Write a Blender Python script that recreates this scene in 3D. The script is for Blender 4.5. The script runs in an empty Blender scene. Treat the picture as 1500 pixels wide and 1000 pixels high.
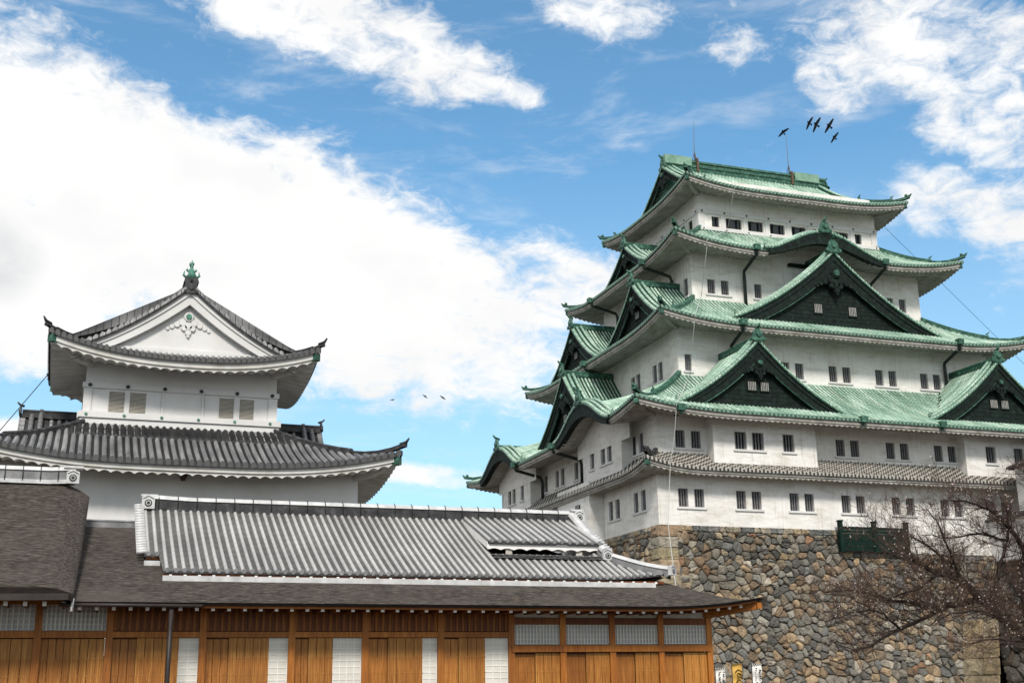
import bpy, math, random
from mathutils import Vector, Matrix
random.seed(7)
SC = bpy.context.scene
COL = SC.collection
R = math.radians

# ------------------------------------------------------------------ camera
cam_d = bpy.data.cameras.new('camera')
cam = bpy.data.objects.new('camera', cam_d)
COL.objects.link(cam)
SC.camera = cam
rgt = Vector((0.94359519, -0.33082696, -0.01347731))
upv = Vector((-0.07728912, -0.25966119, 0.96260192))
fwd = Vector((0.3219542, 0.90726489, 0.27058438))
cam.matrix_world = Matrix(((rgt.x, upv.x, -fwd.x, -36.119), (rgt.y, upv.y, -fwd.y, -73.311),
                           (rgt.z, upv.z, -fwd.z, 1.6), (0, 0, 0, 1)))
cam_d.sensor_width = 36
cam_d.lens = 43.136
cam_d.clip_end = 6000
cam_d.clip_start = 0.1

# ------------------------------------------------------------------ light
SUN_EL, SUN_AZ = R(43), R(196)          # azimuth clockwise from +Y
W = bpy.data.worlds.new('World')
SC.world = W
W.use_nodes = True
SC.view_settings.view_transform = 'Standard'
SC.view_settings.look = 'None'
SC.view_settings.gamma = 1
SC.view_settings.exposure = -0.02


class NT:
    """small helper to write node trees"""
    def __init__(s, tree):
        s.t = tree
        s.n = tree.nodes
        s.l = tree.links

    def new(s, typ, **kw):
        n = s.n.new(typ)
        for k, v in kw.items():
            setattr(n, k, v)
        return n

    def put(s, sock, val):
        if isinstance(val, bpy.types.NodeSocket):
            s.l.new(val, sock)
        elif val is not None:
            sock.default_value = val

    def math(s, op, a, b=None, clamp=False):
        n = s.new('ShaderNodeMath', operation=op, use_clamp=clamp)
        s.put(n.inputs[0], a)
        if b is not None:
            s.put(n.inputs[1], b)
        return n.outputs[0]

    def noise(s, vec, scale, detail=4, rough=.55, dist=0):
        n = s.new('ShaderNodeTexNoise')
        if vec is not None:
            s.l.new(vec, n.inputs['Vector'])
        n.inputs['Scale'].default_value = scale
        n.inputs['Detail'].default_value = detail
        n.inputs['Roughness'].default_value = rough
        n.inputs['Distortion'].default_value = dist
        return n.outputs['Fac']

    def ramp(s, fac, stops, interp='LINEAR'):
        n = s.new('ShaderNodeValToRGB')
        n.color_ramp.interpolation = interp
        e = n.color_ramp.elements
        while len(e) < len(stops):
            e.new(0.5)
        for el, (p, c) in zip(e, stops):
            el.position = p
            el.color = c if len(c) == 4 else (*c, 1)
        s.l.new(fac, n.inputs[0])
        return n.outputs[0]

    def maprange(s, v, a, b, c=0., d=1., smooth=False):
        n = s.new('ShaderNodeMapRange')
        if smooth:
            n.interpolation_type = 'SMOOTHSTEP'
        s.put(n.inputs[0], v)
        n.inputs[1].default_value = a
        n.inputs[2].default_value = b
        n.inputs[3].default_value = c
        n.inputs[4].default_value = d
        return n.outputs[0]

    def mix(s, fac, a, b, mode='MIX'):
        n = s.new('ShaderNodeMix', data_type='RGBA', blend_type=mode)
        s.put(n.inputs[0], fac)
        s.put(n.inputs[6], a if not isinstance(a, tuple) or len(a) == 4 else (*a, 1))
        s.put(n.inputs[7], b if not isinstance(b, tuple) or len(b) == 4 else (*b, 1))
        return n.outputs[2]

    def mapping(s, vec, loc=(0, 0, 0), rot=(0, 0, 0), scale=(1, 1, 1), typ='POINT'):
        n = s.new('ShaderNodeMapping', vector_type=typ)
        s.l.new(vec, n.inputs[0])
        n.inputs['Location'].default_value = loc
        n.inputs['Rotation'].default_value = rot
        n.inputs['Scale'].default_value = scale
        return n.outputs[0]


def build_world():
    nt = NT(W.node_tree)
    nt.n.clear()
    out = nt.new('ShaderNodeOutputWorld')
    bg = nt.new('ShaderNodeBackground')
    nt.l.new(bg.outputs[0], out.inputs[0])
    sky = nt.new('ShaderNodeTexSky', sky_type='NISHITA')
    sky.sun_disc = False
    sky.sun_elevation = SUN_EL
    sky.sun_rotation = SUN_AZ
    sky.air_density = 1.0
    sky.dust_density = 0.6
    sky.ozone_density = 1.0
    tc = nt.new('ShaderNodeTexCoord')
    d = tc.outputs['Generated']
    sep = nt.new('ShaderNodeSeparateXYZ')
    nt.l.new(d, sep.inputs[0])
    az = nt.math('MULTIPLY', nt.math('ARCTAN2', sep.outputs[0], sep.outputs[1]), 180 / math.pi)
    el = nt.math('MULTIPLY', nt.math('ARCSINE', sep.outputs[2]), 180 / math.pi)
    comb = nt.new('ShaderNodeCombineXYZ')
    nt.l.new(az, comb.inputs[0])
    nt.l.new(el, comb.inputs[1])
    ae = comb.outputs[0]
    # clouds drift in streaks: (azimuth, elevation, half length, half height, tilt) in degrees
    CL = CLOUDS
    dens = None
    for (a, e, rx, ry, tilt, amp) in CL:
        m = nt.mapping(ae, (a, e, 0), (0, 0, R(tilt)), (rx, ry, 1), 'TEXTURE')
        ln = nt.new('ShaderNodeVectorMath', operation='LENGTH')
        nt.l.new(m, ln.inputs[0])
        v = nt.maprange(ln.outputs['Value'], 0.35, 1.25, amp, 0, True)
        dens = v if dens is None else nt.math('MAXIMUM', dens, v)
    n1 = nt.noise(nt.mapping(ae, (0, 0, 0), (0, 0, R(18)), (.8, 1.25, 1)), 0.22, 9, .62, .25)
    n2 = nt.noise(nt.mapping(ae, (31, 7, 3), (0, 0, R(22)), (.7, 1.35, 1)), 0.8, 10, .66, .5)
    n3 = nt.math('ADD', nt.math('MULTIPLY', nt.math('SUBTRACT', n1, .5), 1.7), nt.math('MULTIPLY', nt.math('SUBTRACT', n2, .5), 1.5))
    # out of view, near-full noise cloud is added to whiten light on the front walls
    far = nt.maprange(nt.noise(d, 2.2, 6, .55), .34, .55, .25, 1.0, True)
    daz = nt.math('ABSOLUTE', nt.math('SUBTRACT', az, 20))
    farw = nt.maprange(daz, 30, 48, 0, 1, True)
    farw = nt.math('MAXIMUM', farw, nt.maprange(el, 33, 45, 0, 1, True))
    dens = nt.math('MAXIMUM', dens, nt.math('MULTIPLY', far, farw))
    dn = nt.math('ADD', dens, nt.math('MULTIPLY', n3, 1.0))
    cover = nt.maprange(dn, .22, .98, 0, 1, True)
    wisp = nt.noise(nt.mapping(ae, (11, 3, 1), (0, 0, R(25)), (.35, 1.2, 1)), .35, 8, .62, .4)
    cover = nt.math('MAXIMUM', cover, nt.maprange(wisp, .5, .8, 0, .5, True))
    # haze near the horizon
    hz = nt.maprange(el, 0, 24, .62, 0.04)
    base = nt.mix(1.0, sky.outputs[0], (SKYMUL[0], SKYMUL[1], SKYMUL[2], 1), 'MULTIPLY')
    base = nt.mix(hz, base, (*HAZEC, 1))
    shade = nt.noise(nt.mapping(ae, (5, 2, 0), (0, 0, R(20)), (.7, 1.2, 1)), .16, 5, .5)
    gm = nt.mapping(ae, (-5, 18.3, 0), (0, 0, 0), (3.2, 2.6, 1), 'TEXTURE')
    gl = nt.new('ShaderNodeVectorMath', operation='LENGTH')
    nt.l.new(gm, gl.inputs[0])
    grey = nt.maprange(gl.outputs['Value'], .2, 1.2, .9, 0, True)
    sh = nt.math('MAXIMUM', nt.math('MULTIPLY', nt.maprange(shade, .42, .72, 0, .38), 1.0), nt.math('MULTIPLY', grey, nt.maprange(n1, .35, .6, .4, 1)))
    ccol = nt.mix(sh, (CLOUDV, CLOUDV * .998, CLOUDV * .99, 1), (CLOUDV * .66, CLOUDV * .67, CLOUDV * .69, 1))
    col = nt.mix(cover, base, ccol)
    nt.l.new(col, bg.inputs[0])
    bg.inputs[1].default_value = 0.1


CLOUDS = [
    (6.0, 19.8, 20.0, 6.3, -16.5, 1.3),
    (-3.5, 23.2, 10, 6.0, -20, 1.0),
    (14.5, 19.0, 9.5, 3.7, -18, 1.1),
    (-4, 18.0, 9, 5.0, 0, 1.3),
    (21.5, 18.6, 5.6, 2.6, -20, .84),
    (17.0, 14.6, 4.0, 1.2, 10, .55),
    (9.5, 30.4, 12, 2.7, -15, .95),
    (17.6, 27.6, 6.0, 1.0, -14, .72),
    (24.6, 30.9, 5.0, 1.8, -14, .74),
    (31.0, 29.2, 2.6, 2.2, -40, .34),
    (40.0, 27.6, 8.0, 3.4, -24, .78),
    (36.2, 26.6, 3.0, 2.6, -40, .7),
    (43.0, 23.6, 5.4, 2.5, -15, .72),
    (40.0, 20.8, 3.0, 2.0, -15, .74),
    (43.4, 19.8, 3.6, 2.2, 0, .74),
    (17, 9.4, 6.0, .7, -4, .76),
    (-2.2, 11.0, 2.8, 1.0, -4, .72),
    (62, 15, 12, 9, -20, .9),
    (-25, 20, 16, 14, 0, 1.0),
]
SKYMUL = (1.02, 1.7, 1.87)
HAZEC = (7.0, 8.7, 9.8)
CLOUDV = 10.6
build_world()
sun_d = bpy.data.lights.new('sun', 'SUN')
sun_d.energy = 3.7
sun_d.angle = R(11)
sun_d.color = (1, .94, .86)
sun = bpy.data.objects.new('sun', sun_d)
COL.objects.link(sun)
sv = Vector((math.sin(SUN_AZ) * math.cos(SUN_EL), math.cos(SUN_AZ) * math.cos(SUN_EL), math.sin(SUN_EL)))
sun.rotation_euler = sv.to_track_quat('Z', 'Y').to_euler()

# ------------------------------------------------------------------ materials
MATS = {}


def mat(name, fn=None, rough=.8, spec=.3, color=None):
    if name in MATS:
        return MATS[name]
    m = bpy.data.materials.new(name)
    m.use_nodes = True
    nt = NT(m.node_tree)
    b = m.node_tree.nodes['Principled BSDF']
    b.inputs['Roughness'].default_value = rough
    b.inputs['Specular IOR Level'].default_value = spec
    if color:
        b.inputs['Base Color'].default_value = (*color, 1)
    if fn:
        fn(nt, b)
    MATS[name] = m
    return m


def coords(nt, kind='Object'):
    return nt.new('ShaderNodeTexCoord').outputs[kind]


def bump(nt, b, h, strength=.3, dist=.05):
    n = nt.new('ShaderNodeBump')
    n.inputs['Strength'].default_value = strength
    n.inputs['Distance'].default_value = dist
    nt.l.new(h, n.inputs['Height'])
    nt.l.new(n.outputs[0], b.inputs['Normal'])


def simple(c1, c2, scale=3, c3=None, stretch=(1, 1, 1), bs=.2, bd=.03, detail=6):
    def fn(nt, b):
        o = nt.mapping(coords(nt), scale=stretch)
        f = nt.noise(o, scale, detail, .6)
        st = [(.3, c1), (.7, c2)] if c3 is None else [(.28, c1), (.52, c2), (.74, c3)]
        nt.l.new(nt.ramp(f, st), b.inputs['Base Color'])
        bump(nt, b, f, bs, bd)
    return fn


def m_plaster(nt, b):
    o = coords(nt)
    f1 = nt.noise(o, .35, 6, .6)
    f2 = nt.noise(nt.mapping(o, scale=(.8, .8, 2.6)), .9, 9, .68)
    f3 = nt.noise(nt.mapping(o, scale=(4.5, 4.5, .22)), 1.2, 7, .64)
    f4 = nt.noise(nt.mapping(o, scale=(1, 1, 2.2)), 3.0, 8, .7)
    c = nt.ramp(f1, [(.3, (.66, .64, .60)), (.6, (.78, .77, .745))])
    c = nt.mix(nt.maprange(f2, .48, .72, 0, .65), c, (.46, .415, .345, 1))
    c = nt.mix(nt.maprange(f3, .55, .74, 0, .6), c, (.40, .36, .30, 1))
    c = nt.mix(nt.maprange(f4, .58, .75, 0, .3), c, (.40, .36, .30, 1))
    nt.l.new(c, b.inputs['Base Color'])
    bump(nt, b, nt.noise(nt.mapping(o, scale=(1, 1, 1.8)), 1.6, 7, .6), .5, .1)


def m_plaster_clean(nt, b):
    o = coords(nt)
    f1 = nt.noise(o, .5, 6, .6)
    f2 = nt.noise(nt.mapping(o, scale=(1.5, 1.5, .5)), 1.8, 8, .6)
    c = nt.ramp(f1, [(.3, (.55, .545, .53)), (.6, (.65, .645, .635))])
    c = nt.mix(nt.maprange(f2, .56, .8, 0, .3), c, (.55, .52, .47, 1))
    nt.l.new(c, b.inputs['Base Color'])
    bump(nt, b, f2, .15, .03)


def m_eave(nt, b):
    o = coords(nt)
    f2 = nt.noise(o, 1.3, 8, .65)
    c = nt.ramp(f2, [(.3, (.22, .207, .18)), (.55, (.37, .355, .325)), (.75, (.48, .467, .44))])  # aged, dirty plaster, darkened further to stand in for shade under the eaves
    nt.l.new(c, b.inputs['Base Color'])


def uvco(nt):
    return nt.new('ShaderNodeUVMap').outputs[0]


def tile_shader(cols, dirt, joint=.3, jw=.1, jmix=.5, streak=1.0, stain=None):
    def fn(nt, b):
        uv = uvco(nt)
        s = nt.noise(nt.mapping(uv, scale=(1.2, .18, 1)), 2.2, 7, .62)
        g = nt.noise(nt.mapping(uv, scale=(1, .7, 1)), .35, 5, .6)
        f = nt.math('ADD', nt.math('MULTIPLY', s, .62), nt.math('MULTIPLY', g, .38))
        c = nt.ramp(f, [(.34, cols[0]), (.48, cols[1]), (.6, cols[2])])
        sp = nt.new('ShaderNodeSeparateXYZ')
        nt.l.new(uv, sp.inputs[0])
        fr = nt.math('FRACT', nt.math('DIVIDE', sp.outputs[1], joint))
        j = nt.math('LESS_THAN', fr, jw)
        c = nt.mix(nt.math('MULTIPLY', j, jmix), c, (*dirt, 1))
        k = nt.noise(nt.mapping(uv, scale=(.5, .25, 1)), 1.0, 7, .65)
        c = nt.mix(nt.maprange(k, .54, .72, 0, .6 * streak), c, (*dirt, 1))
        if stain:
            q = nt.noise(nt.mapping(uv, (3, 9, 0), scale=(.7, .12, 1)), 1.1, 8, .68)
            c = nt.mix(nt.maprange(q, .52, .7, 0, .6), c, (*stain, 1))
        nt.l.new(c, b.inputs['Base Color'])
    return fn


def m_namako(nt, b):
    uv = uvco(nt)
    sp = nt.new('ShaderNodeSeparateXYZ')
    nt.l.new(uv, sp.inputs[0])
    u = nt.math('DIVIDE', sp.outputs[0], .3)
    half = nt.math('MULTIPLY', nt.math('MODULO', nt.math('FLOOR', u), 2), .5)
    v = nt.math('ADD', nt.math('DIVIDE', sp.outputs[1], .3), half)
    w = nt.math('LESS_THAN', nt.math('FRACT', v), .42)
    n = nt.noise(uv, 2.5, 5, .6)
    w = nt.math('MULTIPLY', w, nt.maprange(n, .3, .55, .35, 1))
    nt.l.new(nt.mix(w, (.05, .048, .045, 1), (.43, .405, .355, 1)), b.inputs['Base Color'])


def m_bark(nt, b):
    o = coords(nt)
    f = nt.noise(nt.mapping(o, scale=(2.6, 14, 24)), 1.6, 8, .74)
    g = nt.noise(nt.mapping(o, scale=(1, 1, 2)), .6, 5, .6)
    k = nt.noise(nt.mapping(o, scale=(.8, 3, 5)), 2.2, 6, .6)
    c = nt.ramp(f, [(.34, (.010, .008, .007)), (.5, (.05, .042, .037)), (.66, (.15, .134, .12))])
    c = nt.mix(nt.maprange(g, .45, .7, 0, .5), c, (.10, .085, .075, 1))
    c = nt.mix(nt.maprange(k, .6, .78, 0, .45), c, (.16, .11, .06, 1))
    nt.l.new(c, b.inputs['Base Color'])
    bump(nt, b, f, .7, .04)


def wood(c1, c2, c3):
    def fn(nt, b):
        o = coords(nt)
        f = nt.noise(nt.mapping(o, scale=(16, 16, .8)), 1.7, 7, .68, .5)
        g = nt.noise(nt.mapping(o, scale=(1, 1, .6)), .8, 3, .5)
        c = nt.ramp(nt.math('ADD', nt.math('MULTIPLY', f, .7), nt.math('MULTIPLY', g, .3)),
                    [(.38, c1), (.5, c2), (.6, c3)])
        rnd = nt.new('ShaderNodeObjectInfo').outputs['Random']
        c = nt.mix(nt.maprange(rnd, 0, 1, 0, .5), c, (*[v * .62 for v in c1], 1))
        k = nt.noise(nt.mapping(o, scale=(5, 5, .35)), 1.3, 3, .5)
        c = nt.mix(nt.maprange(k, .45, .7, 0, .45), c, (*c1, 1))
        nt.l.new(c, b.inputs['Base Color'])
        bump(nt, b, f, .15, .01)
    return fn


def m_stone(nt, b):
    a = nt.new('ShaderNodeAttribute')
    a.attribute_name = 'stone'
    o = coords(nt)
    f = nt.noise(o, 3.0, 8, .65)
    g = nt.noise(o, 9.0, 6, .7)
    lt = nt.mix(1.0, a.outputs['Color'], (1.22, 1.18, 1.1, 1), 'MULTIPLY')
    c = nt.mix(nt.maprange(f, .42, .7, 0, .62), lt, (.06, .055, .05, 1))
    c = nt.mix(nt.maprange(g, .54, .74, 0, .5), c, (.30, .28, .24, 1))
    nt.l.new(c, b.inputs['Base Color'])
    bump(nt, b, nt.math('ADD', g, f), .9, .14)


GREEN = [(.09, .18, .13), (.26, .40, .31), (.50, .63, .53)]
mat('plaster', m_plaster, .9, .15)
mat('plaster_clean', m_plaster_clean, .85, .2)
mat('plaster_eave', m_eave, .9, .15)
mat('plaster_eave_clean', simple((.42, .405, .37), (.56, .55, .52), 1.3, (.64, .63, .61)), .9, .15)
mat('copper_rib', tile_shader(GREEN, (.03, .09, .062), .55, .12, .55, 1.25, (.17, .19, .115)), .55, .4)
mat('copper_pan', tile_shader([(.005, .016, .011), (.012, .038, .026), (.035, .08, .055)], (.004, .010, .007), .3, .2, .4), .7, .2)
mat('copper_edge', simple((.006, .022, .015), (.03, .09, .06), 5, (.13, .27, .195)), .6, .3)
mat('copper_trim', simple((.008, .035, .024), (.028, .095, .066), 3.5, (.11, .25, .175)), .55, .35)
mat('copper_pale', simple((.10, .21, .15), (.19, .32, .24), 1.2, (.27, .42, .33)), .55, .3)
mat('copper_black', simple((.003, .006, .005), (.008, .015, .0125), 3, (.018, .034, .027)), .75, .15)
mat('pipe', simple((.008, .012, .011), (.02, .035, .03), 3), .5, .4)
mat('namako', m_namako, .6, .4)
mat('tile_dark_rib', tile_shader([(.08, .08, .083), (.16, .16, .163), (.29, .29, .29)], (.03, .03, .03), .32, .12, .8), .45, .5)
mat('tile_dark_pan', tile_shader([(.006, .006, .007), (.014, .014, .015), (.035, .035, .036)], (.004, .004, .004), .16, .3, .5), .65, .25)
mat('tile_dark_edge', simple((.012, .012, .013), (.035, .035, .037), 4, (.085, .085, .088)), .6, .3)
mat('tile_pale_rib', tile_shader([(.26, .257, .25), (.36, .356, .35), (.45, .445, .44)], (.2, .195, .19), .34, .07, .6, .5), .36, .6)
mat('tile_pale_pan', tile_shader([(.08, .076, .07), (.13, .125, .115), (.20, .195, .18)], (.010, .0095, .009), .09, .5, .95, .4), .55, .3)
mat('tile_grey', simple((.10, .10, .105), (.17, .17, .175), 3, (.28, .28, .28)), .45, .5)
mat('tile_white', simple((.36, .36, .36), (.5, .5, .5), 3, (.62, .62, .615)), .4, .5)
mat('void', None, .9, .1, (.006, .007, .009))
mat('glass_dark', None, .12, .5, (.012, .017, .024))
mat('curtain', simple((.02, .012, .010), (.07, .02, .016), 3), .8, .2)
mat('bar_grey', simple((.10, .10, .105), (.2, .2, .205), 4), .7, .3)
mat('bar_pale', simple((.2, .2, .19), (.33, .32, .30), 4), .7, .3)
mat('shutter_slat', simple((.40, .37, .32), (.55, .52, .46), 4, stretch=(1, 1, 6)), .7, .3)
mat('bark', m_bark, .95, .1)
mat('bark_dark', simple((.012, .010, .009), (.035, .028, .024), 4, stretch=(1, 1, 8)), .9, .1)
mat('wood_frame', wood((.21, .062, .007), (.37, .125, .015), (.49, .19, .032)), .55, .35)
mat('wood_dark', wood((.09, .022, .004), (.19, .052, .008), (.27, .088, .015)), .55, .35)
mat('wood_panel', wood((.23, .088, .014), (.41, .18, .036), (.56, .285, .07)), .55, .35)
mat('wood_panel_deep', wood((.18, .062, .009), (.32, .125, .022), (.44, .195, .045)), .55, .35)
mat('paper', simple((.56, .54, .48), (.66, .64, .58), 2), .8, .2)
mat('paper_grey', simple((.40, .40, .43), (.52, .52, .55), 2), .8, .2)
mat('white_paint', simple((.7, .69, .66), (.8, .79, .77), 3), .7, .3)
mat('gutter', simple((.018, .013, .012), (.038, .03, .027), 2), .5, .3)
mat('stone', m_stone, .85, .25)
mat('stone_gap', simple((.012, .011, .010), (.03, .028, .025), 3), .95, .1)
mat('green_paint', simple((.002, .011, .008), (.005, .023, .017), 2), .75, .15)
mat('bark_tree', simple((.012, .009, .008), (.03, .022, .019), 6, (.06, .048, .042)), .9, .15)
mat('twig', simple((.045, .029, .023), (.115, .078, .063), 2), .9, .15)
mat('blossom', simple((.55, .45, .43), (.75, .66, .64), 3), .8, .2)
mat('bud', simple((.10, .055, .035), (.18, .11, .075), 3), .8, .2)
mat('bird', None, .8, .2, (.008, .008, .01))
mat('wire', None, .6, .3, (.6, .62, .6))
mat('wire_dark', None, .6, .3, (.03, .04, .04))
mat('rod', None, .5, .4, (.12, .11, .10))
mat('rust', simple((.07, .045, .03), (.15, .10, .07), 4), .8, .2)
mat('gold_cloth', simple((.48, .28, .06), (.6, .38, .10), 3), .9, .1)
mat('white_cloth', simple((.66, .63, .58), (.78, .76, .72), 3), .9, .1)
mat('ink', None, .9, .1, (.015, .013, .012))
mat('bronze', simple((.02, .08, .055), (.06, .2, .14), 6, (.16, .36, .26)), .5, .4)
mat('gravel', simple((.07, .062, .05), (.10, .09, .075), 1.5, (.14, .125, .105)), .95, .1)

# ------------------------------------------------------------------ mesh builder
PARENTLOC = {}


class MB:
    def __init__(s):
        s.v = []
        s.uv = []
        s.f = []
        s.m = []
        s.sm = []
        s.c = []

    def vert(s, p, uv=(0, 0)):
        s.v.append((p[0], p[1], p[2]))
        s.uv.append(uv)
        return len(s.v) - 1

    def face(s, ids, m=0, smooth=False, col=None):
        s.f.append(tuple(ids))
        s.m.append(m)
        s.sm.append(smooth)
        s.c.append(col)

    def quad(s, a, b, c, d, m=0, col=None):
        i = [s.vert(p) for p in (a, b, c, d)]
        s.face(i, m, False, col)

    def box(s, lo, hi, m=0, T=None):
        x0, y0, z0 = lo
        x1, y1, z1 = hi
        P = [(x0, y0, z0), (x1, y0, z0), (x1, y1, z0), (x0, y1, z0), (x0, y0, z1), (x1, y0, z1), (x1, y1, z1), (x0, y1, z1)]
        if T:
            P = [T(*p) for p in P]
        i = [s.vert(p, (p[0], p[2])) for p in P]
        for q in ((0, 3, 2, 1), (4, 5, 6, 7), (0, 1, 5, 4), (1, 2, 6, 5), (2, 3, 7, 6), (3, 0, 4, 7)):
            s.face([i[k] for k in q], m)

    def tube(s, pts, r, n=6, m=0, cap=True, smooth=True):
        pts = [Vector(p) for p in pts]
        rings = []
        L = 0
        for k, p in enumerate(pts):
            if k == 0:
                t = pts[1] - p
            elif k == len(pts) - 1:
                t = p - pts[k - 1]
            else:
                t = pts[k + 1] - pts[k - 1]
            if k:
                L += (p - pts[k - 1]).length
            t.normalize()
            ref = Vector((0, 0, 1)) if abs(t.z) < .95 else Vector((1, 0, 0))
            a = t.cross(ref).normalized()
            b = a.cross(t)
            rr = r[k] if isinstance(r, (list, tuple)) else r
            rings.append([s.vert(p + (a * math.cos(2 * math.pi * j / n) + b * math.sin(2 * math.pi * j / n)) * rr, (j * .1, L)) for j in range(n)])
        for A, B in zip(rings, rings[1:]):
            for j in range(n):
                s.face((A[j], A[(j + 1) % n], B[(j + 1) % n], B[j]), m, smooth)
        if cap:
            s.face(rings[0][::-1], m)
            s.face(rings[-1], m)

    def sweep(s, pts, prof, m=0, cap=True, mats=None):
        """prof: list of (side, up) offsets; side is horizontal, up is Z"""
        pts = [Vector(p) for p in pts]
        rings = []
        L = 0
        for k, p in enumerate(pts):
            a = pts[max(0, k - 1)]
            b = pts[min(len(pts) - 1, k + 1)]
            t = b - a
            if k:
                L += (p - pts[k - 1]).length
            side = Vector((t.y, -t.x, 0))
            if side.length < 1e-6:
                side = Vector((1, 0, 0))
            side.normalize()
            pr = prof(k / (len(pts) - 1)) if callable(prof) else prof
            rings.append([s.vert(p + side * q[0] + Vector((0, 0, q[1])), (q[0], L)) for q in pr])
        n = len(rings[0])
        for A, B in zip(rings, rings[1:]):
            for j in range(n - 1):
                s.face((A[j], A[j + 1], B[j + 1], B[j]), mats[j] if mats else m)
        if cap:
            s.face(rings[0][::-1], m)
            s.face(rings[-1], m)

    def disc(s, c, r, axis, depth, n=10, m=0):
        """short cylinder: c centre of the back face, axis unit vector to the front"""
        c = Vector(c)
        ax = Vector(axis)
        ref = Vector((0, 0, 1)) if abs(ax.z) < .9 else Vector((1, 0, 0))
        a = ax.cross(ref).normalized()
        b = a.cross(ax)
        A = [s.vert(c + (a * math.cos(2 * math.pi * j / n) + b * math.sin(2 * math.pi * j / n)) * r) for j in range(n)]
        B = [s.vert(c + ax * depth + (a * math.cos(2 * math.pi * j / n) + b * math.sin(2 * math.pi * j / n)) * r * .8) for j in range(n)]
        for j in range(n):
            s.face((A[j], A[(j + 1) % n], B[(j + 1) % n], B[j]), m)
        s.face(B, m)

    def ball(s, c, r, m=0, n=6):
        c = Vector(c)
        rr = r if isinstance(r, tuple) else (r, r, r)
        rows = []
        for i in range(1, n):
            th = math.pi * i / n
            rows.append([s.vert((c.x + rr[0] * math.sin(th) * math.cos(2 * math.pi * j / 8), c.y + rr[1] * math.sin(th) * math.sin(2 * math.pi * j / 8), c.z + rr[2] * math.cos(th))) for j in range(8)])
        t = s.vert((c.x, c.y, c.z + rr[2]))
        q = s.vert((c.x, c.y, c.z - rr[2]))
        for j in range(8):
            s.face((t, rows[0][j], rows[0][(j + 1) % 8]), m, True)
            s.face((q, rows[-1][(j + 1) % 8], rows[-1][j]), m, True)
        for A, B in zip(rows, rows[1:]):
            for j in range(8):
                s.face((A[j], B[j], B[(j + 1) % 8], A[(j + 1) % 8]), m, True)

    def build(s, name, mats, parent=None, origin=None):
        if not s.f:
            return None
        used = sorted({i for f in s.f for i in f})
        if len(used) < len(s.v):
            mp = {j: k for k, j in enumerate(used)}
            s.v = [s.v[j] for j in used]
            s.uv = [s.uv[j] for j in used]
            s.f = [tuple(mp[i] for i in f) for f in s.f]
        me = bpy.data.meshes.new(name)
        if parent is not None:
            o = PARENTLOC[parent.name]
        else:
            o = origin or (0, 0, 0)
        me.from_pydata([(x - o[0], y - o[1], z - o[2]) for x, y, z in s.v], [], s.f)
        if isinstance(mats, str):
            mats = [mats]
        for k in mats:
            me.materials.append(MATS[k])
        me.polygons.foreach_set('material_index', s.m)
        me.polygons.foreach_set('use_smooth', s.sm)
        ul = me.uv_layers.new(name='UVMap')
        flat = []
        for f in s.f:
            for i in f:
                flat.extend(s.uv[i])
        ul.data.foreach_set('uv', flat)
        if any(c is not None for c in s.c):
            at = me.color_attributes.new('stone', 'FLOAT_COLOR', 'CORNER')
            fc = []
            for f, c in zip(s.f, s.c):
                c = c or (.1, .1, .1)
                for i in f:
                    fc.extend((c[0], c[1], c[2], 1))
            at.data.foreach_set('color', fc)
        me.update()
        ob = bpy.data.objects.new(name, me)
        COL.objects.link(ob)
        if parent is not None:
            ob.parent = parent
        else:
            ob.location = o
        PARENTLOC[ob.name] = o
        return ob


def tag(o, label=None, cat=None, group=None, kind=None):
    for k, v in (('label', label), ('category', cat), ('group', group), ('kind', kind)):
        if v:
            o[k] = v
    return o


def thing(name, label, cat, loc=(0, 0, 0), group=None):
    o = bpy.data.objects.new(name, None)
    o.empty_display_size = .5
    COL.objects.link(o)
    o.location = loc
    PARENTLOC[o.name] = tuple(loc)
    return tag(o, label, cat, group)


# ------------------------------------------------------------------ ground
g = MB()
g.quad((-3000, -3000, 0), (3000, -3000, 0), (3000, 3000, 0), (-3000, 3000, 0))
tag(g.build('ground', 'gravel'), kind='structure')


# ------------------------------------------------------------------ roof builders
def side_T(cx, cy, hx, hy, which):
    """local (a along the eave, b inward from the eave, z) -> world"""
    if which == 'front':
        return lambda a, b, z: (cx + a, cy - hy + b, z)
    if which == 'right':
        return lambda a, b, z: (cx + hx - b, cy + a, z)
    if which == 'back':
        return lambda a, b, z: (cx - a, cy + hy - b, z)
    return lambda a, b, z: (cx - hx + b, cy - a, z)


def prof(t, k=.34):
    return (1 - k) * t + k * t * t


def bell(x):
    x = min(1, abs(x))
    return (.5 * (1 + math.cos(math.pi * x))) ** .9


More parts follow.
